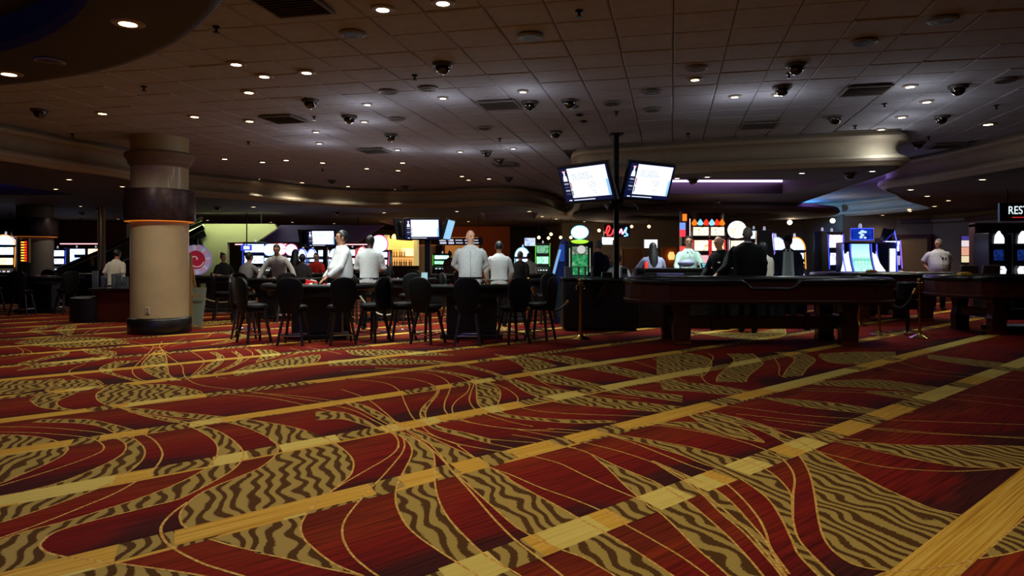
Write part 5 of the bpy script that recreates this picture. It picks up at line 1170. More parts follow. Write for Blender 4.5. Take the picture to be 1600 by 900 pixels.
    if extra == 'glasses':
        k = MB()
        for sx in (-1, 1): k.tube([Hm @ Vector((sx * .034 + .026 * math.cos(a), -.104, 1.67 + .019 * math.sin(a))) for a in [2 * PI * i / 12 for i in range(12)]], .003, 5, True); k.tube([Hm @ Vector((sx * .06, -.1, 1.675)), Hm @ Vector((sx * .08, .0, 1.675))], .003, 5)
        k.tube([Hm @ Vector((-.01, -.106, 1.672)), Hm @ Vector((.01, -.106, 1.672))], .003, 5); k.build('glasses', BLKP, t)
    if extra == 'radio':
        MB().ell(Lm @ Vector((.02, -.16 - belly * .5, 1.30)), (.026, .02, .03)).tube([Lm @ Vector((.02, -.155 - belly * .5, 1.31)), Lm @ Vector((-.06, -.13 - belly * .2, 1.38)), Lm @ Vector((-.13, -.07, 1.45))], .006, 6).build('radio_microphone', BLKP, t, smooth=True)
        MB().box(Lm @ Vector((.09, -.15 - belly * .45, 1.3)), (.035, .012, .035)).build('badge', BRASS, t)
    if extra == 'tie_strip': MB().box(Lm @ Vector((-.02, .0, 1.2)), (.01, .01, .01)).build('badge', CHROME, t)
    if extra == 'badge': MB().box(Lm @ Vector((.09, -.15, 1.3)), (.06, .01, .025)).build('name_badge', CHIPS[1], t)
    if extra == 'jacket':
        for sx in (-1, 1): MB().loft([[Lm @ Vector((sx * (x + q), y, zz)) for q, y in ((0, -.15), (.05, -.14), (.05, -.155), (0, -.165))] for x, zz in ((.075, .9), (.06, 1.1), (.05, 1.3), (.045, 1.46))]).build('zip_edge', cloth('piping', (150, 156, 156)), t)
        MB().loft([[Lm @ Vector((x * q, y, zz)) for q, y in ((-1, -.145), (1, -.145), (1, -.152), (-1, -.152))] for x, zz in ((.08, .9), (.065, 1.1), (.055, 1.3), (.05, 1.46))]).build('undershirt', cloth('undershirt', (120, 128, 130)), t)
    return t
WH, GRY, MINT = cloth('white', (184, 184, 182)), cloth('grey_shirt', (120, 118, 122)), cloth('mint', (168, 192, 180))
BL = cloth('black', (9, 9, 10)); NAVY = cloth('navy', (24, 28, 48)); SUIT = cloth('suit', (8, 8, 9), 0.8); RED = cloth('red', (196, 48, 40)); LAV = cloth('lavender', (150, 150, 176)); CREAM = cloth('off_white', (190, 182, 166)); BRN = cloth('brown_top', (96, 82, 70))
person('heavy dealer in white shirt seen in profile, resting one hand on the card table', 537, 12.55, 1.83, -62, 'tan', WH, BL, ('short', 'black'), lean=3, armL=((.27, -.1, 1.15), (.3, -.3, .93)), armR='table', yaw=-8, belly=.11, bw=1.14, collar=WH)
person('man in white shirt with dark shaved head seen from behind', 577, 13.3, 1.78, 176, 'dark', WH, BL, ('crop', 'black'), armL='front', armR='front', bw=1.02, yaw=-10, pitch=12, lean=4)
person('bald dealer in white shirt facing us with his hands behind his back', 735, 12.65, 1.84, 4, 'light', WH, BL, ('none', 'black'), armL='behind', armR='behind', yaw=24, bw=1.12, belly=.02, collar=WH)
person('man in white shirt seen from behind right of the bald dealer', 780, 13.9, 1.68, 183, 'tan', WH, BL, ('short', 'black'), armL='table', armR='table', lean=6, pitch=10)
person('man with glasses in a mint shirt facing us behind the counter', 1075, 14.6, 1.80, 0, 'tan', MINT, BL, ('short', 'black'), armL='table', armR='table', collar=MINT, extra='glasses', lean=3)
person('woman with very long black hair in a lavender shirt seen from behind', 1021, 14.4, 1.66, 178, 'tan', LAV, BL, ('long', 'black'), armL='table', armR='wide', lean=8)
person('big man in a black suit and white collar seen from behind', 1168, 12.7, 1.90, 150, 'dark', SUIT, SUIT, ('crop', 'grey'), armL='down', armR='front', bw=1.28, belly=.03, collar=WH, yaw=20)
person('bald man in a dark suit looking down left, hand on the counter', 1130, 13.3, 1.76, -62, 'tan', SUIT, SUIT, ('fringe', 'grey'), armL='table', armR='reach', pitch=14, lean=8, bw=1.1, extra='badge')
person('person in an off-white shirt half hidden right of the big man in the suit', 1197, 13.6, 1.66, 200, 'tan', CREAM, BL, ('short', 'black'), armL='table', armR='down', lean=10)
person('man in dark cap and navy jacket over a light shirt looking left', 1231, 14.6, 1.80, -18, 'dark', NAVY, BL, ('cap', 'black'), armL='down', armR='down', extra='jacket', bw=1.08, yaw=-25, collar=CREAM)
person('security guard in white shirt looking left before the tan door', 1466, 18.2, 1.84, -8, 'tan', WH, BL, ('short', 'grey'), armL='pocket', armR='pocket', sleeve='short', belly=.07, bw=1.22, yaw=-60, extra='radio', collar=WH)
person('man in a navy jacket bending forward right of the green machine', 932, 15.6, 1.74, 152, 'light', NAVY, BL, ('short', 'grey'), armL='front', armR='front', lean=10, pitch=18)
person('seated person in white behind the tall pole', 967, 15.2, 1.7, 180, 'tan', WH, BL, ('short', 'brown'), seat=.55, lean=14)
person('seated person with blond hair by the tall pole, facing away', 950, 16.4, 1.7, 150, 'light', BRN, BL, ('short', 'blond'), seat=.62, lean=4)
person('man in red shirt sitting with crossed arms at the far card table', 495, 21.9, 1.74, 4, 'light', RED, BL, ('short', 'black'), seat=.60, armL='cross', armR='cross', sleeve='short', lean=10, vox=.016)
person('man in white shirt leaning forward on both hands at a card table', 437, 16.7, 1.74, 6, 'tan', WH, BL, ('short', 'black'), armL='wide', armR='wide', lean=30, pitch=8, vox=.015, collar=WH)
person('man in grey shirt seen from behind reaching left by the prize wheel', 381, 16.7, 1.72, 152, 'tan', GRY, BL, ('short', 'black'), armL='reach', armR='front', seat=.6, lean=16, vox=.015)
person('woman with hair in a bun and bare arms sitting by the prize wheel', 349, 18.9, 1.66, 52, 'light', cloth('dark_vest', (40, 42, 44)), BL, ('bun', 'black'), seat=.6, armL='front', armR='front', sleeve='short', vox=.015)
person('seated person in a dark coat behind the leaning man', 459, 18.4, 1.76, 170, 'dark', BL, BL, ('long', 'black'), seat=.66, lean=10, vox=.016)
person('seated person with short black hair right of the dark coat', 471, 17.6, 1.66, 178, 'dark', cloth('dark_grey_top', (44, 42, 46)), BL, ('short', 'black'), seat=.58, lean=8, vox=.016)
person('man in cream shirt sitting with his back to us left of the cream column', 178, 16.6, 1.72, 172, 'tan', CREAM, BL, ('short', 'black'), seat=.66, lean=10, vox=.014, pitch=8)
person('person in brown top standing far back before the orange wall', 703, 27.0, 1.62, 170, 'tan', BRN, BL, ('bun', 'black'), vox=.018)
person('person in white shirt seated far back below the blue wall screen', 827, 22.2, 1.7, 182, 'tan', WH, BL, ('short', 'black'), seat=.62, lean=6, vox=.018)
person('grey-haired person in dark coat seated far back right of the bald dealer', 811, 18.8, 1.74, 160, 'light', cloth('charcoal', (38, 36, 38)), BL, ('short', 'grey'), seat=.62, lean=10, vox=.016)
# low seats under the seated people
SEATM = mat('seat_dark', (20, 18, 18), 0.6)
for px, d, z_, lb in [(967, 15.2, .55, 'the person in white behind the pole'), (950, 16.4, .62, 'the blond person by the pole'), (495, 21.9, .60, 'the man in red'), (381, 16.7, .6, 'the man in grey'), (349, 18.9, .6, 'the woman with the bun'), (459, 18.4, .66, 'the person in the dark coat'), (471, 17.6, .58, 'the dark-haired person'), (178, 16.6, .66, 'the man in the cream shirt'), (827, 22.2, .62, 'the far person in white'), (811, 18.8, .62, 'the grey-haired person')]:
    t = thing('round_stool', 'black round stool under ' + lb, 'stool', XD(px, d), 0, 'round stools under seated people')
    k = z_ - 0.012
    MB().lathe([(0.15, k - .07), (0.19, k - .05), (0.19, k - .02), (0.16, k)], 18).build('seat', SEATM, t, smooth=True)
    for a in range(4): MB().bar((.1 * math.cos(a * PI / 2 + .78), .1 * math.sin(a * PI / 2 + .78), k - .06), (.17 * math.cos(a * PI / 2 + .78), .17 * math.sin(a * PI / 2 + .78), 0), .035).build('leg', DKWOOD, t)
# ------------------------------------------------------------------ slot machines
PAL = {
 'blue': ([(20, 40, 190), (240, 245, 255), (90, 150, 255)], (50, 80, 230)), 'white': ([(250, 250, 255), (150, 190, 255), (255, 255, 255)], (200, 215, 255)),
 'red': ([(220, 40, 60), (255, 225, 230), (240, 90, 110)], (240, 50, 60)), 'gold': ([(255, 170, 60), (255, 240, 200), (220, 100, 30)], (255, 170, 60)),
 'pink': ([(255, 120, 170), (255, 235, 245), (220, 60, 120)], (255, 90, 150)), 'green': ([(20, 120, 60), (160, 235, 190), (30, 150, 80)], (90, 220, 60)),
 'cyan': ([(210, 250, 255), (120, 220, 225), (235, 255, 250)], (150, 220, 255)), 'purple': ([(120, 90, 220), (235, 225, 255), (170, 140, 250)], (140, 100, 255))}
def slot(px, d, top, w_, rz, label, pal='blue', topper='flat', pal2=None, es=2.0, group=None, tall=None, scr='cells'):
    """slot machine: top = pixel row of its upper edge, w_ = width in metres"""
    H = CAM_H + (HY - top) / FPX * d; pal2 = pal2 or pal
    t = thing('slot_machine', label, 'slot machine', XD(px, d), R(rz), group)
    cab = mat('cabinet_' + pal, tuple(int(10 + 0.06 * c) for c in PAL[pal][1]), 0.3)
    hb = H if topper in ('flat', 'arch') else H - 0.32
    side = [(0.30, 0), (0.30, hb), (-0.02, hb), (-0.10, 1.05), (-0.30, 0.86), (-0.32, 0.78), (-0.22, 0.72), (-0.22, 0)]     # (y, z)
    M = Matrix(((0, 0, 1, 0), (1, 0, 0, 0), (0, 1, 0, 0), (0, 0, 0, 1)))
    mb = MB(); mb.prism(side, -w_ / 2, w_ / 2, M); mb.build('cabinet', cab, t, bevel=0.015)
    a = math.atan2(0.08, hb - 1.05)
    def on(zz): return -0.10 + (zz - 1.05) / (hb - 1.05) * 0.08 - 0.008
    m1 = screen_mat(f'slot_{pal}_{scr}', PAL[pal][0], es, scr, 12); m2 = screen_mat(f'slot_{pal2}_noise', PAL[pal2][0], es * 1.2, 'noise', 11)
    zt = hb - 0.06; zm = 1.05 + (zt - 1.05) * 0.5
    MB().box((0, on((1.1 + zm) / 2), (1.08 + zm) / 2), (w_ * 0.8, 0.012, zm - 1.12), 0, a * 0.5).build('main_screen', m1, t)
    MB().box((0, on((zt + zm) / 2), (zt + zm) / 2 + 0.01), (w_ * 0.8, 0.012, zt - zm - 0.06), 0, a * 0.5).build('upper_screen', m2, t)
    MB().box((0, -0.2, 0.965), (w_ * 0.86, 0.2, 0.02), 0, R(40)).build('button_deck', BLKP, t)
    for k in range(4): MB().box((-w_ * 0.28 + w_ * 0.187 * k, -0.235, 0.945), (w_ * 0.1, 0.05, 0.012), 0, R(40)).build('button', mat('slot_button', (230, 230, 240), emit=(235, 235, 255), es=1.0, noise=0), t)
    MB().box((0, -0.224, 0.42), (w_ * 0.78, 0.012, 0.5)).build('belly_glass', mat('belly_dark', (16, 14, 22), 0.25), t)
    ed = lit('slot_edge_' + pal, PAL[pal][1], 1.1)
    for s_ in (-1, 1): MB().bar((s_ * w_ * 0.48, on(1.1) - 0.01, 1.08), (s_ * w_ * 0.48, on(zt) - 0.01, zt), 0.02).build('edge_light', ed, t)
    if topper == 'round':
        RXm = Matrix.Translation((0, 0.02, hb + 0.2)) @ Matrix.Rotation(PI / 2, 4, 'X'); r = min(0.3, w_ * 0.52)
        MB().lathe([(r, -0.05), (r, 0.04), (r * .9, 0.06)], 24, M=RXm).build('round_topper', m2, t); MB().lathe([(r * 1.08, -0.05), (r * 1.08, 0.02)], 24, M=RXm).build('topper_ring', ed, t)
        MB().box((0, 0.05, hb + 0.02), (0.1, 0.1, 0.08)).build('topper_neck', BLKP, t)
    elif topper == 'sign':
        MB().slab([(-w_ / 2, hb), (w_ / 2, hb), (w_ / 2, H - 0.04), (w_ * 0.3, H), (-w_ * 0.3, H), (-w_ / 2, H - 0.04)], 0.14, Matrix.Translation((0, 0.06, 0))).build('topper_case', cab, t, bevel=0.01)
        MB().box((0, -0.016, (hb + H) / 2), (w_ * 0.9, 0.012, H - hb - 0.1)).build('topper_screen', m2, t)
    elif topper == 'dome':
        g = MB(); r = w_ * 0.48
        g.slab([(-r, hb)] + [(r * math.cos(PI - PI * k / 14), hb + 0.30 * math.sin(PI * k / 14)) for k in range(15)], 0.12, Matrix.Translation((0, 0.04, 0))); g.build('dome_topper', m2, t)
        MB().tube([(r * math.cos(PI - PI * k / 14), -0.03, hb + 0.30 * math.sin(PI * k / 14)) for k in range(15)], 0.018, 6).build('topper_ring', ed, t)
    MB().lathe([(0.03, H - 0.0), (0.03, H + 0.05), (0.02, H + 0.09)], 10, c=(w_ * 0.0, 0.12, 0)).build('candle_lamp', mat('candle', (200, 200, 220), emit=(210, 210, 230), es=0.5), t)
    return t
G1, G2, G3, G4 = 'slot machines behind the card tables', 'slot machines at far left', 'slot machines behind the craps tables', 'slot machines by the right wall'
slot(7, 21.5, 366, 0.62, 18, 'gold and blue lit slot machine at the very left edge', 'gold', 'dome', 'white', group=G2)
slot(24, 22.6, 390, 0.6, 30, 'white lit slot machine just right of the leftmost one', 'white', 'dome', 'white', group=G2)
slot(88, 26, 388, 0.7, 12, 'blue slot machine with white top right of the far left column', 'blue', 'flat', 'white', group=G2)
slot(103, 27.2, 396, 0.62, 60, 'blue slot machine turned sideways right of the far left column', 'blue', 'round', 'white', group=G2)
slot(117, 28, 387, 0.9, 0, 'dark slot machine with a wide white sign, below the blue soffit', 'white', 'sign', 'white', group=G2)
slot(147, 29, 387, 0.9, 0, 'gold lit slot machine left of the tan posts', 'gold', 'sign', 'gold', group=G2)
slot(398, 24.6, 378, 0.8, 6, 'blue slot machine under a small wall screen right of the green wall', 'blue', 'flat', 'white', group=G1)
slot(421, 24.2, 385, 0.37, 6, 'slot machine with blue and white round top above the leaning man', 'cyan', 'round', 'white', group=G1)
slot(438, 24.6, 384, 0.37, 0, 'slot machine with red and pink round top above the leaning man', 'pink', 'round', 'pink', group=G1)
slot(455, 24.2, 385, 0.37, 0, 'slot machine with pink and white round top by the dark coat', 'pink', 'round', 'white', group=G1)
slot(472, 25.2, 388, 0.35, -4, 'blue-lit slot machine left of the far pole', 'blue', 'dome', 'white', group=G1)
slot(487, 25.6, 388, 0.36, -4, 'blue and white slot machine right beside the far pole', 'blue', 'dome', 'white', group=G1)
slot(506, 26.4, 389, 0.45, -4, 'white slot machine behind the man in red', 'white', 'sign', 'white', group=G1)
slot(524, 25.6, 388, 0.45, -8, 'white and blue slot machine hidden behind the heavy dealer', 'white', 'dome', 'blue', group=G1)
slot(549, 27, 387, 0.4, -8, 'white and red slot machine seen between the two men in white', 'red', 'flat', 'white', group=G1)
slot(566, 27, 385, 0.4, -8, 'red slot machine just left of the shaved-head man', 'red', 'dome', 'pink', group=G1)
slot(592, 24.5, 376, 0.8, -8, 'slot machine with glowing pink and white round top right of the shaved-head man', 'pink', 'round', 'white', group=G1, es=1.6)
slot(620, 23.2, 402, 0.5, -12, 'white slot machine low beside the back bar', 'white', 'flat', 'white', group=G1) if False else None
# the green machine with the oval sign
gm = thing('slot_machine', 'tall green slot machine with a glowing white oval sign on top', 'slot machine', XD(906, 14.6), R(-4), G3)
GH = CAM_H + (HY - 377) / FPX * 14.6
MB().box((0, 0.25, GH / 2), (0.56, 0.5, GH)).build('cabinet', mat('green_cab', (12, 18, 14), 0.3), gm, bevel=0.02)
MB().box((0, -0.006, 1.2), (0.32, 0.014, 0.42)).build('main_screen', screen_mat('green_rows', [(16, 120, 60), (40, 160, 90), (190, 245, 210)], 0.8, 'cells', 14), gm)
MB().box((0, -0.006, 1.5), (0.32, 0.014, 0.16)).build('upper_screen', screen_mat('green_top', [(20, 60, 36), (120, 140, 120), (235, 240, 225)], 0.8, 'noise', 9), gm)
MB().lathe([(0.085, -0.02), (0.085, 0.02)], 24, M=Matrix.Translation((0.03, -0.01, 1.52)) @ Matrix.Rotation(PI / 2, 4, 'X')).build('dial', lit('dial_white', (210, 210, 205), 0.8), gm)
for s_ in (-1, 1): MB().box((s_ * 0.21, -0.006, 1.3), (0.02, 0.012, 0.5)).build('edge_light', lit('edge_soft', (190, 200, 170), 0.5), gm)
MB().ell((0, 0.03, 1.68), (0.2, 0.06, 0.045), 20, 8).build('lime_topper', lit('lime', (170, 235, 50), 1.1), gm, smooth=True)
MB().lathe([(0.17, -0.05), (0.17, 0.05), (0.15, 0.06)], 28, M=Matrix.Translation((0, 0.05, 1.88)) @ Matrix.Rotation(PI / 2, 4, 'X'), sy=0.75).build('oval_sign', lit('oval_white', (235, 250, 255), 2.2), gm)
MB().lathe([(0.185, -0.04), (0.185, 0.03)], 28, M=Matrix.Translation((0, 0.06, 1.88)) @ Matrix.Rotation(PI / 2, 4, 'X'), sy=0.78).build('oval_rim', lit('oval_blue', (90, 190, 240), 1.2), gm)
MB().cyl((0, 0.1, 1.66), (0, 0.1, 1.76), 0.03).cyl((0, 0.1, 2.0), (0, 0.1, 2.08), 0.02, 0.01).build('neck', BLKP, gm)
bs = thing('slot_machine', 'blue slanted slot machine seen from the side left of the green machine', 'slot machine', XD(872, 14.9), R(0), G3)
MB().slab([(-0.12, 0), (0.16, 0), (0.16, 1.72), (0.08, 1.74), (-0.02, 1.4), (-0.14, 0.9), (-0.16, 0.85)], 0.62).build('cabinet', mat('blue_side', (18, 36, 92), 0.3), bs, bevel=0.015)
MB().bar((-0.155, -0.32, 0.86), (0.02, -0.32, 1.52), 0.05, 0.012).build('edge_light', lit('pale_blue_edge', (120, 170, 220), 0.7), bs)
MB().box((0.06, -0.316, 1.45), (0.1, 0.012, 0.35)).build('side_panel', lit('blue_panel', (30, 70, 170), 0.35), bs)
MB().box((0.0, -0.312, 0.45), (0.24, 0.012, 0.7)).build('lower_panel', mat('teal_panel', (16, 34, 44), 0.4), bs)
# red bank with orange crown
for i, (px, w_, lb) in enumerate([(1095, 0.44, 'left'), (1121, 0.38, 'right')]):
    t = slot(px, 18.6, 352, w_ * 1.0, -2, f'red slot machine with amber crown, {lb} of the pair behind the man with glasses', 'red', 'sign', 'gold', es=1.6, group=G3, scr='wave')
    for k in range(3): MB().lathe([(0.05, 0), (0.08, 0.05), (0.05, 0.11), (0.005, 0.17)], 10, c=(-w_ * 0.35 + w_ * 0.35 * k, 0.05, CAM_H + (HY - 352) / FPX * 18.6)).build('flame_lamp', lit(['flame_orange', 'flame_blue', 'flame_red'][(k + i) % 3], [(255, 110, 20), (120, 200, 255), (255, 50, 20)][(k + i) % 3], 1.5), t, smooth=True)
tw = thing('sign_tower', 'narrow red and blue lit sign tower left of the man with glasses', 'sign', XD(1066, 17.2))
MB().box((0.06, 0, 1.25), (0.2, 0.3, 2.5)).build('body', mat('tower_body', (60, 14, 16), 0.4), tw, bevel=0.01)
for k, (z_, c) in enumerate([(2.33, (255, 130, 40)), (2.12, (120, 150, 230)), (1.95, (235, 60, 80)), (1.55, (230, 70, 60)), (1.3, (90, 130, 210))]): MB().box((-0.03 if k else 0.02, -0.16, z_), (0.14 if k else 0.1, 0.02, 0.17)).build('lit_panel', lit('tower%d' % k, c, 1.2), tw)
MB().box((0.15, -0.155, 2.05), (0.015, 0.015, 0.5)).build('light_bar', lit('tower_bar', (255, 235, 230), 1.4), tw)
slot(1152, 18.2, 352, 0.42, -6, 'slot machine with white and gold round top left of the big man in the suit', 'white', 'round', 'gold', group=G3)
slot(1180, 20, 358, 0.6, 0, 'dark slot machine hidden behind the big man in the suit', 'purple', 'sign', 'blue', group=G3, es=0.6)
slot(1203, 15.9, 360, 0.3, 78, 'blue slot machine seen from the side left of the man in the cap', 'purple', 'flat', 'blue', group=G3, es=0.7)
slot(1213, 17.3, 370, 0.45, -8, 'slot machine with white arched top left behind the man in the cap', 'white', 'dome', 'white', group=G3)
slot(1243, 17.3, 370, 0.45, -10, 'slot machine with cream arched top right behind the man in the cap', 'gold', 'dome', 'white', group=G3)
slot(1293, 17.4, 361, 0.26, 60, 'dark slot machine end seen from the side left of the big curved screens', 'purple', 'flat', 'purple', group=G3, es=0.5)
slot(1304, 17.1, 362, 0.42, 8, 'slot machine with red and lilac reel screens left of the tall curved screen', 'blue', 'flat', 'pink', group=G3)
# the big curved-screen machine
big = thing('slot_machine', 'big slot machine with tall turquoise curved screen and blue neon edges', 'slot machine', XD(1347, 16.2), R(-3), G3)
def pz_(py, d=16.2): return CAM_H + (HY - py) / FPX * d
MB().box((0, 0.35, pz_(378) / 2), (0.72, 0.5, pz_(378))).build('cabinet', mat('navy_cab', (12, 14, 40), 0.3), big, bevel=0.02)
m_t = bpy.data.materials.new('turquoise_screen'); m_t.use_nodes = True; nt = m_t.node_tree; bb = nt.nodes['Principled BSDF']
tc = nt.nodes.new('ShaderNodeTexCoord'); gr_ = nt.nodes.new('ShaderNodeSeparateXYZ'); nt.links.new(tc.outputs['Generated'], gr_.inputs[0])
rp_ = nt.nodes.new('ShaderNodeValToRGB'); cr = rp_.color_ramp
for p_, c_ in ((0.28, (150, 235, 215)), (0.42, (110, 215, 190)), (0.55, (205, 250, 245))):
    e_ = cr.elements.new(p_); e_.color = (*srgb(c_), 1)
cr.elements[0].color = (*srgb((190, 245, 240)), 1); cr.elements[-1].color = (*srgb((170, 225, 245)), 1)
nt.links.new(gr_.outputs[2], rp_.inputs[0]); nt.links.new(rp_.outputs[0], bb.inputs['Emission Color']); bb.inputs['Emission Strength'].default_value = 1.15; bb.inputs['Base Color'].default_value = (.02, .02, .02, 1)
v = []; f = []
zs = [pz_(424), pz_(412), pz_(400), pz_(390), pz_(381)]; ys = [-0.12, -0.02, 0.05, 0.08, 0.09]
for z_, y_ in zip(zs, ys): v += [(-0.2, y_ - 0.0, z_), (0.2, y_, z_), (0.2, y_ + 0.03, z_), (-0.2, y_ + 0.03, z_)]
for k in range(4): f += [(4 * k + i, 4 * k + (i + 1) % 4, 4 * k + 4 + (i + 1) % 4, 4 * k + 4 + i) for i in range(4)]
f += [(0, 3, 2, 1), (16, 17, 18, 19)]
MB().add(v, f).build('curved_screen', m_t, big)
jw = MB()
sc_b = screen_mat('bubble', [(60, 190, 170), (200, 255, 245), (235, 255, 250)], 1.0, 'noise', 12)
for r_ in range(3):
    for c_ in range(5): MB().ell((-0.15 + 0.075 * c_, -0.11 + 0.035 * r_, pz_(421) + 0.085 * r_), (0.028, 0.012, 0.03), 10, 6).build('bubble', sc_b, big, smooth=True)
ne = lit('neon_blue', (70, 80, 255), 1.6)
for s_ in (-1, 1):
    MB().tube([(s_ * 0.235, y_ - 0.02, z_) for y_, z_ in zip(ys, zs)], 0.014, 6).build('neon_edge', ne, big)
    MB().tube([(s_ * 0.40, y_ + 0.05 + 0.02 * s_, z_) for y_, z_ in zip(ys, zs)], 0.014, 6).build('neon_edge', ne, big)
    wv_ = [(s_ * x, y_ + 0.03, z_) for x, y_, z_ in [(0.26, ys[k], zs[k]) for k in range(5)]] + [(s_ * x, ys[k] + 0.05, zs[k]) for k, x in reversed(list(enumerate((0.50, 0.42, 0.38, 0.36, 0.36))))]
    mb = MB(); mb.v = wv_ + [(x, y + 0.02, z_) for x, y, z_ in wv_]; n_ = len(wv_); mb.f = [tuple(range(n_)), tuple(reversed(range(n_, 2 * n_)))] + [(i, (i + 1) % n_, n_ + (i + 1) % n_, n_ + i) for i in range(n_)]
    mb.build('side_light_panel', lit('side_white', (225, 235, 255), 1.25), big)
tp = MB().box((0, 0.05, (pz_(358) + pz_(374)) / 2), (0.5, 0.1, pz_(358) - pz_(374) + 0.05)).build('topper_case', mat('navy_cab', (12, 14, 40), 0.3), big, bevel=0.01)
MB().box((0, -0.005, (pz_(358) + pz_(374)) / 2), (0.44, 0.012, pz_(358) - pz_(374))).build('topper_screen', screen_mat('deep_blue', [(10, 30, 150), (20, 70, 200), (10, 40, 160)], 0.8, 'noise', 4), big)
for x, z_, r_ in ((0, 0.06, .05), (-0.05, 0.03, .04), (0.06, 0.05, .04), (0.0, -0.02, .045), (-0.03, -0.07, .04), (0.06, -0.08, .035)): MB().ell((x, -0.016, (pz_(358) + pz_(374)) / 2 + z_), (r_, 0.008, r_ * 0.7), 10, 6).build('lettering_blob', lit('blob', (200, 235, 255), 1.0), big, smooth=True)
MB().tube([(-0.25, -0.01, pz_(375)), (0.25, -0.01, pz_(375)), (0.25, -0.01, pz_(357)), (-0.25, -0.01, pz_(357))], 0.01, 6, True).build('neon_edge', ne, big)
MB().lathe([(0.04, pz_(357)), (0.04, pz_(352)), (0.02, pz_(349))], 10, c=(-0.02, 0.05, 0)).build('candle_lamp', lit('candle_soft', (200, 200, 220), 0.5), big)
sd = thing('slot_machine', 'blue-edged slot machine turned right beside the big curved screen', 'slot machine', XD(1381, 16.9), R(40), G3)
MB().slab([(-0.24, 0), (0.24, 0), (0.24, pz_(378, 16.6)), (-0.24, pz_(378, 16.6))], 0.4).build('cabinet', mat('navy_cab', (12, 14, 40), 0.3), sd, bevel=0.02)
MB().box((0, -0.08, pz_(366, 16.6)), (0.44, 0.1, 0.3), 0, R(15)).build('topper_screen', mat('dark_glass', (8, 10, 24), 0.1), sd, bevel=0.01)
MB().tube([(0.26, -0.22, 0.95), (0.2, -0.22, 1.2), (0.17, -0.22, 1.45), (0.2, -0.22, 1.7), (0.25, -0.14, 2.0)], 0.014, 6).build('neon_edge', ne, sd)
MB().box((-0.02, -0.21, 1.22), (0.3, 0.012, 0.7)).build('side_light_panel', lit('side_white', (225, 235, 255), 1.25), sd)
dk = slot(1392, 18.4, 372, 0.5, 10, 'dark slot machine with two small round lamps right of the big curved screen', 'purple', 'flat', 'blue', es=0.12, group=G3)
for k in (-1, 1): MB().lathe([(0.07, -0.02), (0.07, 0.02)], 18, M=Matrix.Translation((k * 0.1, -0.03, 1.72)) @ Matrix.Rotation(PI / 2, 4, 'X')).build('round_lamp', lit('lamp%d' % k, (170, 220, 235) if k < 0 else (235, 225, 235), 1.2), dk)
for px, lb in ((1560, 'left'), (1597, 'right')):
    d = 17.0; t = thing('slot_machine', f'black slot machine with a white crown sign, {lb} of the two below the restroom sign', 'slot machine', XD(px, d), R(8), G4)
    MB().box((0, 0.25, 0.98), (0.5, 0.5, 1.96)).build('cabinet', mat('black_cab', (10, 10, 14), 0.3), t, bevel=0.02)
    MB().slab([(-0.12, 0), (0.12, 0), (0.12, 0.12), (0.08, 0.2), (0.03, 0.24), (0.0, 0.3), (-0.05, 0.25), (-0.1, 0.18)], 0.05, Matrix.Translation((0, -0.02, 1.70))).build('crown_sign', lit('crown_white', (235, 240, 255), 1.5), t)
    MB().box((0, -0.01, 1.42), (0.26, 0.012, 0.26)).build('main_screen', screen_mat('dim_blue_rows', [(6, 10, 40), (20, 50, 130), (40, 80, 160)] if lb == 'left' else [(6, 10, 30), (120, 110, 80), (20, 30, 60)], 0.6, 'cells', 12), t)
    MB().slab([(-0.13, 0), (0.13, 0), (0.16, 0.12), (0.1, 0.2), (-0.1, 0.2), (-0.16, 0.12)], 0.04, Matrix.Translation((0, -0.05, 0.95))).build('lower_display', lit('lower_white', (230, 238, 250), 1.3), t)
    MB().box((0, -0.075, 1.08), (0.08, 0.012, 0.02)).build('red_label', lit('red_label', (200, 80, 60), 0.6), t)
# chairs before them
for px, lb in ((1504, 'left'), (1538, 'right')):
    t = thing('slot_chair', f'dark padded chair before the right wall machines, the {lb} one', 'chair', XD(px, 15.9), R(180), 'chairs at the right wall machines')
    MB().box((0, 0, 0.5), (0.42, 0.42, 0.1)).build('seat', mat('brown_pad', (44, 30, 26), 0.6), t, bevel=0.03); MB().box((0, 0.2, 0.88), (0.42, 0.08, 0.62), 0, R(-6), 0.92).build('backrest', mat('brown_pad', (44, 30, 26), 0.6), t, bevel=0.03)
    MB().cyl((0, 0, 0.03), (0, 0, 0.46), 0.04).build('stem', CHROME, t); MB().lathe([(0.24, 0), (0.24, 0.02), (0.05, 0.05)], 20).build('base', CHROME, t, smooth=True)
ps = thing('lit_poster', 'narrow glowing poster on the right wall right of the guard', 'poster', XD(1510, 22.5, 1.62), R(-30))
MB().box((0, 0, 0), (0.32, 0.06, 0.92)).build('frame', BLKP, ps, bevel=0.01)
for k, (z_, h_, c) in enumerate([(0.38, 0.12, (70, 60, 140)), (0.2, 0.2, (240, 225, 225)), (-0.05, 0.26, (235, 170, 140)), (-0.3, 0.2, (240, 225, 180))]): MB().box((0, -0.034, z_), (0.27, 0.01, h_)).build('picture_panel', lit('poster%d' % k, c, 0.9), ps)
MB().bar((0, 0.02, -0.46), (0, 0.02, -1.62), 0.05).box((0, 0.02, -1.6), (0.3, 0.25, 0.03)).build('stand', BLKM, ps)
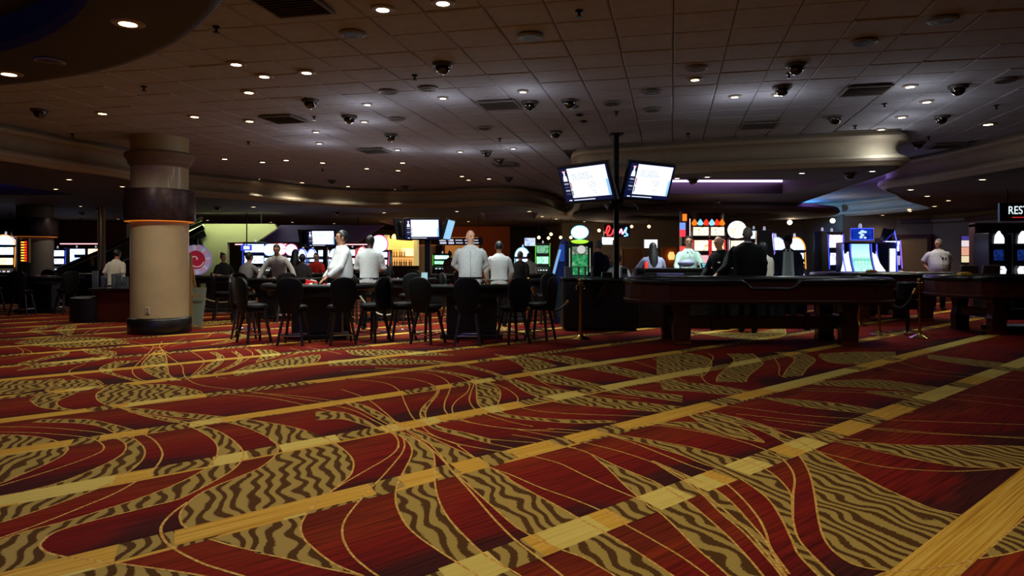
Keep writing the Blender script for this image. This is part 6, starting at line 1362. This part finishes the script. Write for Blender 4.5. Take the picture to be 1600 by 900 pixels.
# restroom sign
rs = thing('hanging_sign', 'black hanging sign with white lettering for the restrooms at the right edge', 'sign', W(1606, 331, 16.0), R(-16))
MB().box((0, 0, 0), (1.15, 0.1, 0.42)).build('panel', mat('sign_black', (12, 10, 14), 0.4), rs, bevel=0.01)
text('RESTROOMS', 0.26, lit('sign_white', (225, 245, 250), 1.3), rs, (0.12, -0.055, 0.03), sx=0.72, name='lettering')
MB().box((0.1, -0.054, -0.125), (0.86, 0.008, 0.018)).build('red_line', lit('sign_red', (200, 40, 40), 1.0), rs)
for s_ in (-1, 1): MB().cyl((s_ * 0.4, 0, 0.2), (s_ * 0.4, 0, 3.2 - rs.location.z), 0.012).build('hanger', BLKM, rs)
do = thing('entrance_alcove', 'dark alcove panel behind the two right machines', 'alcove', XD(1580, 18.6))
MB().box((0, 0, 1.1), (1.9, 0.2, 2.2)).build('recess_panel', mat('alcove_dark', (24, 18, 20), 0.7), do); MB().box((-1.0, -0.02, 1.12), (0.1, 0.24, 2.24)).box((0, -0.02, 2.22), (2.1, 0.24, 0.1)).build('frame', TRIMW, do)
# neon script sign behind the pole
nn = thing('neon_sign', 'red and blue neon script sign behind the tall pole', 'neon sign', W(964, 360.5, 26.0))
MB().box((0, 0.05, 0), (0.95, 0.06, 0.46)).build('back_panel', mat('neon_back', (40, 10, 14), 0.4), nn)
scr_ = [(-0.42, -0.1), (-0.34, 0.16), (-0.26, 0.1), (-0.36, -0.16), (-0.2, -0.14), (-0.12, 0.05), (-0.05, -0.1), (0.02, 0.04), (0.08, -0.1)]
MB().tube([(p.x, -0.01, p.y) for p in crom(scr_, 5)], 0.028, 6).build('red_tube', lit('neon_red', (255, 60, 60), 2.2), nn, smooth=True)
MB().tube([(p.x, -0.01, p.y) for p in crom([(0.08, -0.1), (0.16, 0.06), (0.2, -0.12), (0.3, 0.02)], 5)], 0.028, 6).build('pink_tube', lit('neon_pinkw', (255, 170, 200), 2.2), nn, smooth=True)
MB().tube([(p.x, -0.01, p.y) for p in crom([(0.28, 0.0), (0.36, 0.12), (0.32, -0.06), (0.4, -0.16), (0.26, -0.2)], 5)], 0.028, 6).build('blue_tube', lit('neon_lblue', (120, 190, 255), 2.2), nn, smooth=True)
MB().bar((0, 0.06, 0.2), (0, 0.06, LOW - nn.location.z), 0.03).build('hanger', BLKM, nn)
# globe track lights at the back
for i, (px, py, d) in enumerate([(861, 366, 27), (842, 371, 27), (857, 372, 28), (876, 371, 28), (892, 371, 28), (936, 360, 27), (1014, 354, 26), (957, 373, 28), (987, 354, 29)]):
    p = W(px, py, d); t = thing('globe_lamp', f'small warm globe lamp hanging at the back wall, {ord_[i]} of its row', 'lamp', p, 0, 'globe lamps at the back')
    MB().ell((0, 0, 0), (0.06, 0.06, 0.06), 12, 8).build('globe', lit('globe_warm', (255, 225, 150), 3.5), t, smooth=True); MB().cyl((0, 0, 0.05), (0, 0, LOW - p.z), 0.01, n=6).build('cord', BLKM, t)
    if i % 2 == 1:
        l = bpy.data.lights.new('globe_light', 'POINT'); l.energy = 16; l.color = (1, .82, .55); l.shadow_soft_size = .08; o = bpy.data.objects.new('globe_light', l); COL.objects.link(o); o.location = p + Vector((0, -.1, -.12))
for i, (px, py, d) in enumerate([(1234, 347.5, 25), (1301, 345, 25)]):
    p = W(px, py, d); t = thing('wall_lamp', ['bright globe lamp above the man in the cap', 'bright globe lamp left of the big curved screen'][i], 'lamp', p)
    MB().ell((0, 0, 0), (0.085, 0.085, 0.085), 14, 9).build('globe', lit('globe_bright', (255, 240, 200), 6), t, smooth=True); MB().cyl((0, 0, 0.07), (0, 0, LOW - p.z), 0.012, n=6).build('stem', BLKM, t)
    l = bpy.data.lights.new('wall_lamp_light', 'POINT'); l.energy = 12; l.color = (1, .85, .6); l.shadow_soft_size = .1; o = bpy.data.objects.new('wall_lamp_light', l); COL.objects.link(o); o.location = p + Vector((0, -0.2, 0))
# ------------------------------------------------------------------ lit back bar
BD = 30.0
bar = thing('back_bar', 'warm glowing back bar with shelves behind the middle pole', 'bar', XD(627, BD))
bw_ = 46 / FPX * BD
MB().box((0, 0.35, 1.25), (bw_, 0.06, 1.9)).build('glow_panel', lit('bar_glow', (255, 196, 110), 0.75), bar)
for s_ in (-1, 1): MB().box((s_ * bw_ / 2, 0.1, 1.25), (0.16, 0.5, 2.2)).build('side_pillar', lit('bar_pillar', (240, 214, 140), 0.5), bar)
for k, z_ in enumerate((0.62, 1.0, 1.42)): MB().box((0.05, 0.15, z_), (bw_ * 0.9, 0.34, 0.03)).build('shelf', EW, bar)
MB().box((0, -0.6, 0.5), (bw_ + 0.4, 0.4, 1.0)).build('counter_front', mat('bar_front', (52, 26, 16), 0.5), bar); MB().box((0, -0.6, 1.02), (bw_ + 0.5, 0.5, 0.05)).build('counter_top', BLKP, bar)
MB().box((0.22, 0.30, 1.62), (0.5, 0.03, 0.32)).build('lit_picture', lit('bar_picture', (255, 236, 190), 1.0), bar)
BT = thing('bottle', '', 'bottle'); bc = [(170, 110, 50), (220, 200, 160), (110, 60, 30), (200, 160, 90)]
MB().lathe([(0.035, 0), (0.037, 0.02), (0.037, 0.17), (0.014, 0.22), (0.013, 0.29), (0.016, 0.30)], 10).build('glass', mat('amber_bottle', (190, 140, 70), 0.15, noise=0.3, scale=3), BT, smooth=True)
MB().lathe([(0.038, 0.06), (0.038, 0.13)], 10).build('paper_label', mat('bottle_label', (225, 215, 190), 0.6), BT)
cnt = 0
for z_ in (1.015, 1.435):
    for k in range(11 if z_ < 1.2 else 7):
        p = XD(627, BD, z_) + Vector((-0.52 + 0.105 * k + random.uniform(-.02, .02), 0.12, 0))
        lb_ = f'small amber bottle on the {"lower" if z_ < 1.2 else "upper"} bar shelf, {ord_[k]} from the left'
        if cnt == 0: BT.location = p; BT['label'] = lb_; BT['group'] = 'bottles on the back bar shelves'
        else: dup(BT, p, random.random() * 6, lb_, 'bottles on the back bar shelves')
        cnt += 1
bl = bpy.data.lights.new('bar_light', 'AREA'); bl.size = 1.0; bl.energy = 12; bl.color = (1, .7, .35); o = bpy.data.objects.new('bar_light', bl); COL.objects.link(o); o.location = XD(627, BD - 0.2, 2.3)
for i, (px, hh) in enumerate(((612, 2.25), (632, 2.2))):
    t = thing('pendant_lamp', ['left', 'right'][i] + ' amber pendant lamp over the back bar', 'lamp', XD(px + 4, BD - 0.5, hh)); MB().lathe([(0.05, 0.12), (0.12, 0.0), (0.1, -0.08)], 14).build('shade', lit('pendant', (255, 214, 130), 2.0), t, smooth=True); MB().cyl((0, 0, 0.1), (0, 0, LOW - hh), 0.01, n=6).build('cord', BLKM, t)
md = thing('menu_sign', 'long black overhead sign with small white text lines right of the middle screens', 'sign', W(718, 377.5, 26.0))
MB().box((0, 0, 0), (1.72, 0.08, 0.27)).build('panel', mat('sign_black', (12, 10, 14), 0.4), md)
for k in range(5):
    for j in range(2): MB().box((-0.62 + 0.3 * k + 0.02 * j, -0.046, 0.05 - 0.1 * j), ((0.24, 0.2, 0.26, 0.18, 0.22)[k], 0.01, 0.035 if k > 1 else 0.07)).build('text_line', lit('menu_white', (215, 215, 235), 0.9), md)
for s_ in (-1, 1): MB().cyl((s_ * 0.7, 0, 0.1), (s_ * 0.7, 0, LOW - md.location.z), 0.012, n=6).build('hanger', BLKM, md)
bo = thing('bar_opening', 'orange lit doorway panel right of the grey column at the back', 'panel', XD(722, 33.0))
MB().box((0, 0, 1.2), (1.6, 0.1, 2.3)).build('panel', lit('orange_panel', (214, 140, 70), 0.4), bo); MB().box((-0.85, -0.02, 1.2), (0.12, 0.16, 2.4)).box((0.85, -0.02, 1.2), (0.12, 0.16, 2.4)).build('jamb', mat('jamb', (120, 60, 34), 0.6), bo)
slot(691, 28, 396, 0.75, 0, 'small machine with a green screen right of the grey column', 'green', 'flat', 'cyan', group=G1)
slot(816, 23.5, 386, 0.5, -10, 'slot machine with a pale blue arched top right of the bald dealer', 'cyan', 'dome', 'white', group=G1)
slot(848, 24.0, 380, 0.5, -6, 'slot machine with lime panel under the small blue wall screen', 'green', 'flat', 'green', group=G1, es=0.6)
fp = thing('framed_panel', 'wooden framed doorway panel left of the long-haired woman', 'panel', XD(988, 27.5)); MB().box((0, 0, 1.15), (0.8, 0.1, 1.1)).build('panel', mat('brown_panel', (130, 84, 50), 0.6), fp); MB().box((-0.42, -0.02, 0.9), (0.06, 0.12, 1.8)).box((0.42, -0.02, 0.9), (0.06, 0.12, 1.8)).box((0, -0.02, 1.75), (0.9, 0.12, 0.06)).build('frame', EW, fp)
fq = thing('lit_niche', 'orange lit niche panel right of the long-haired woman', 'panel', XD(1046, 27.5)); MB().box((0, 0, 0.9), (0.6, 0.1, 1.8)).build('panel', mat('orange_niche', (170, 96, 44), 0.6), fq); MB().lathe([(0.1, 1.3), (0.14, 1.45), (0.08, 1.6)], 14, c=(0.05, -0.12, 0)).build('niche_lamp', lit('niche_glow', (255, 190, 110), 1.4), fq, smooth=True)
ws = thing('wall_screen', 'small blue and white lit sign on the wall above the grey-shirted man', 'sign', W(385, 387, 24.0)); MB().box((0, 0, 0), (0.36, 0.06, 0.2)).build('panel', lit('sign_blue', (60, 80, 220), 0.9), ws); MB().box((0.02, -0.035, 0), (0.2, 0.01, 0.11)).build('white_block', SCR_W, ws); MB().bar((0, 0.03, 0.08), (0, 0.03, LOW - ws.location.z), 0.03).build('hanger', BLKM, ws)
ns = thing('neon_bar', 'long pink-white neon line over the slot machines at the back', 'neon light', W(408, 382, 24.9)); MB().box((0, 0.02, 0), (1.9, 0.06, 0.1)).build('channel', mat('channel', (90, 30, 34), 0.5), ns); MB().tube([(-0.9, -0.03, 0), (0.9, -0.03, 0)], 0.02, 6).build('tube', lit('neon_pale', (255, 200, 205), 1.5), ns); MB().bar((0, 0.03, 0.04), (0, 0.03, LOW - ns.location.z), 0.03).build('hanger', BLKM, ns)
tb = bpy.data.objects.get('neon_bar')
for i, (px, py, ln) in enumerate([(560, 382, 1.6), (125, 381, 1.6), (15, 380, 0.9)]):
    o = dup(ns, W(px, py, [26.5, 27.5, 23.5][i]), 0, ['long pink neon line behind the two men in white', 'pink neon line below the soffit right of the far left column', 'pale neon line at the far left edge'][i], 'neon lines'); o.scale = (ln / 1.9, 1, 1)
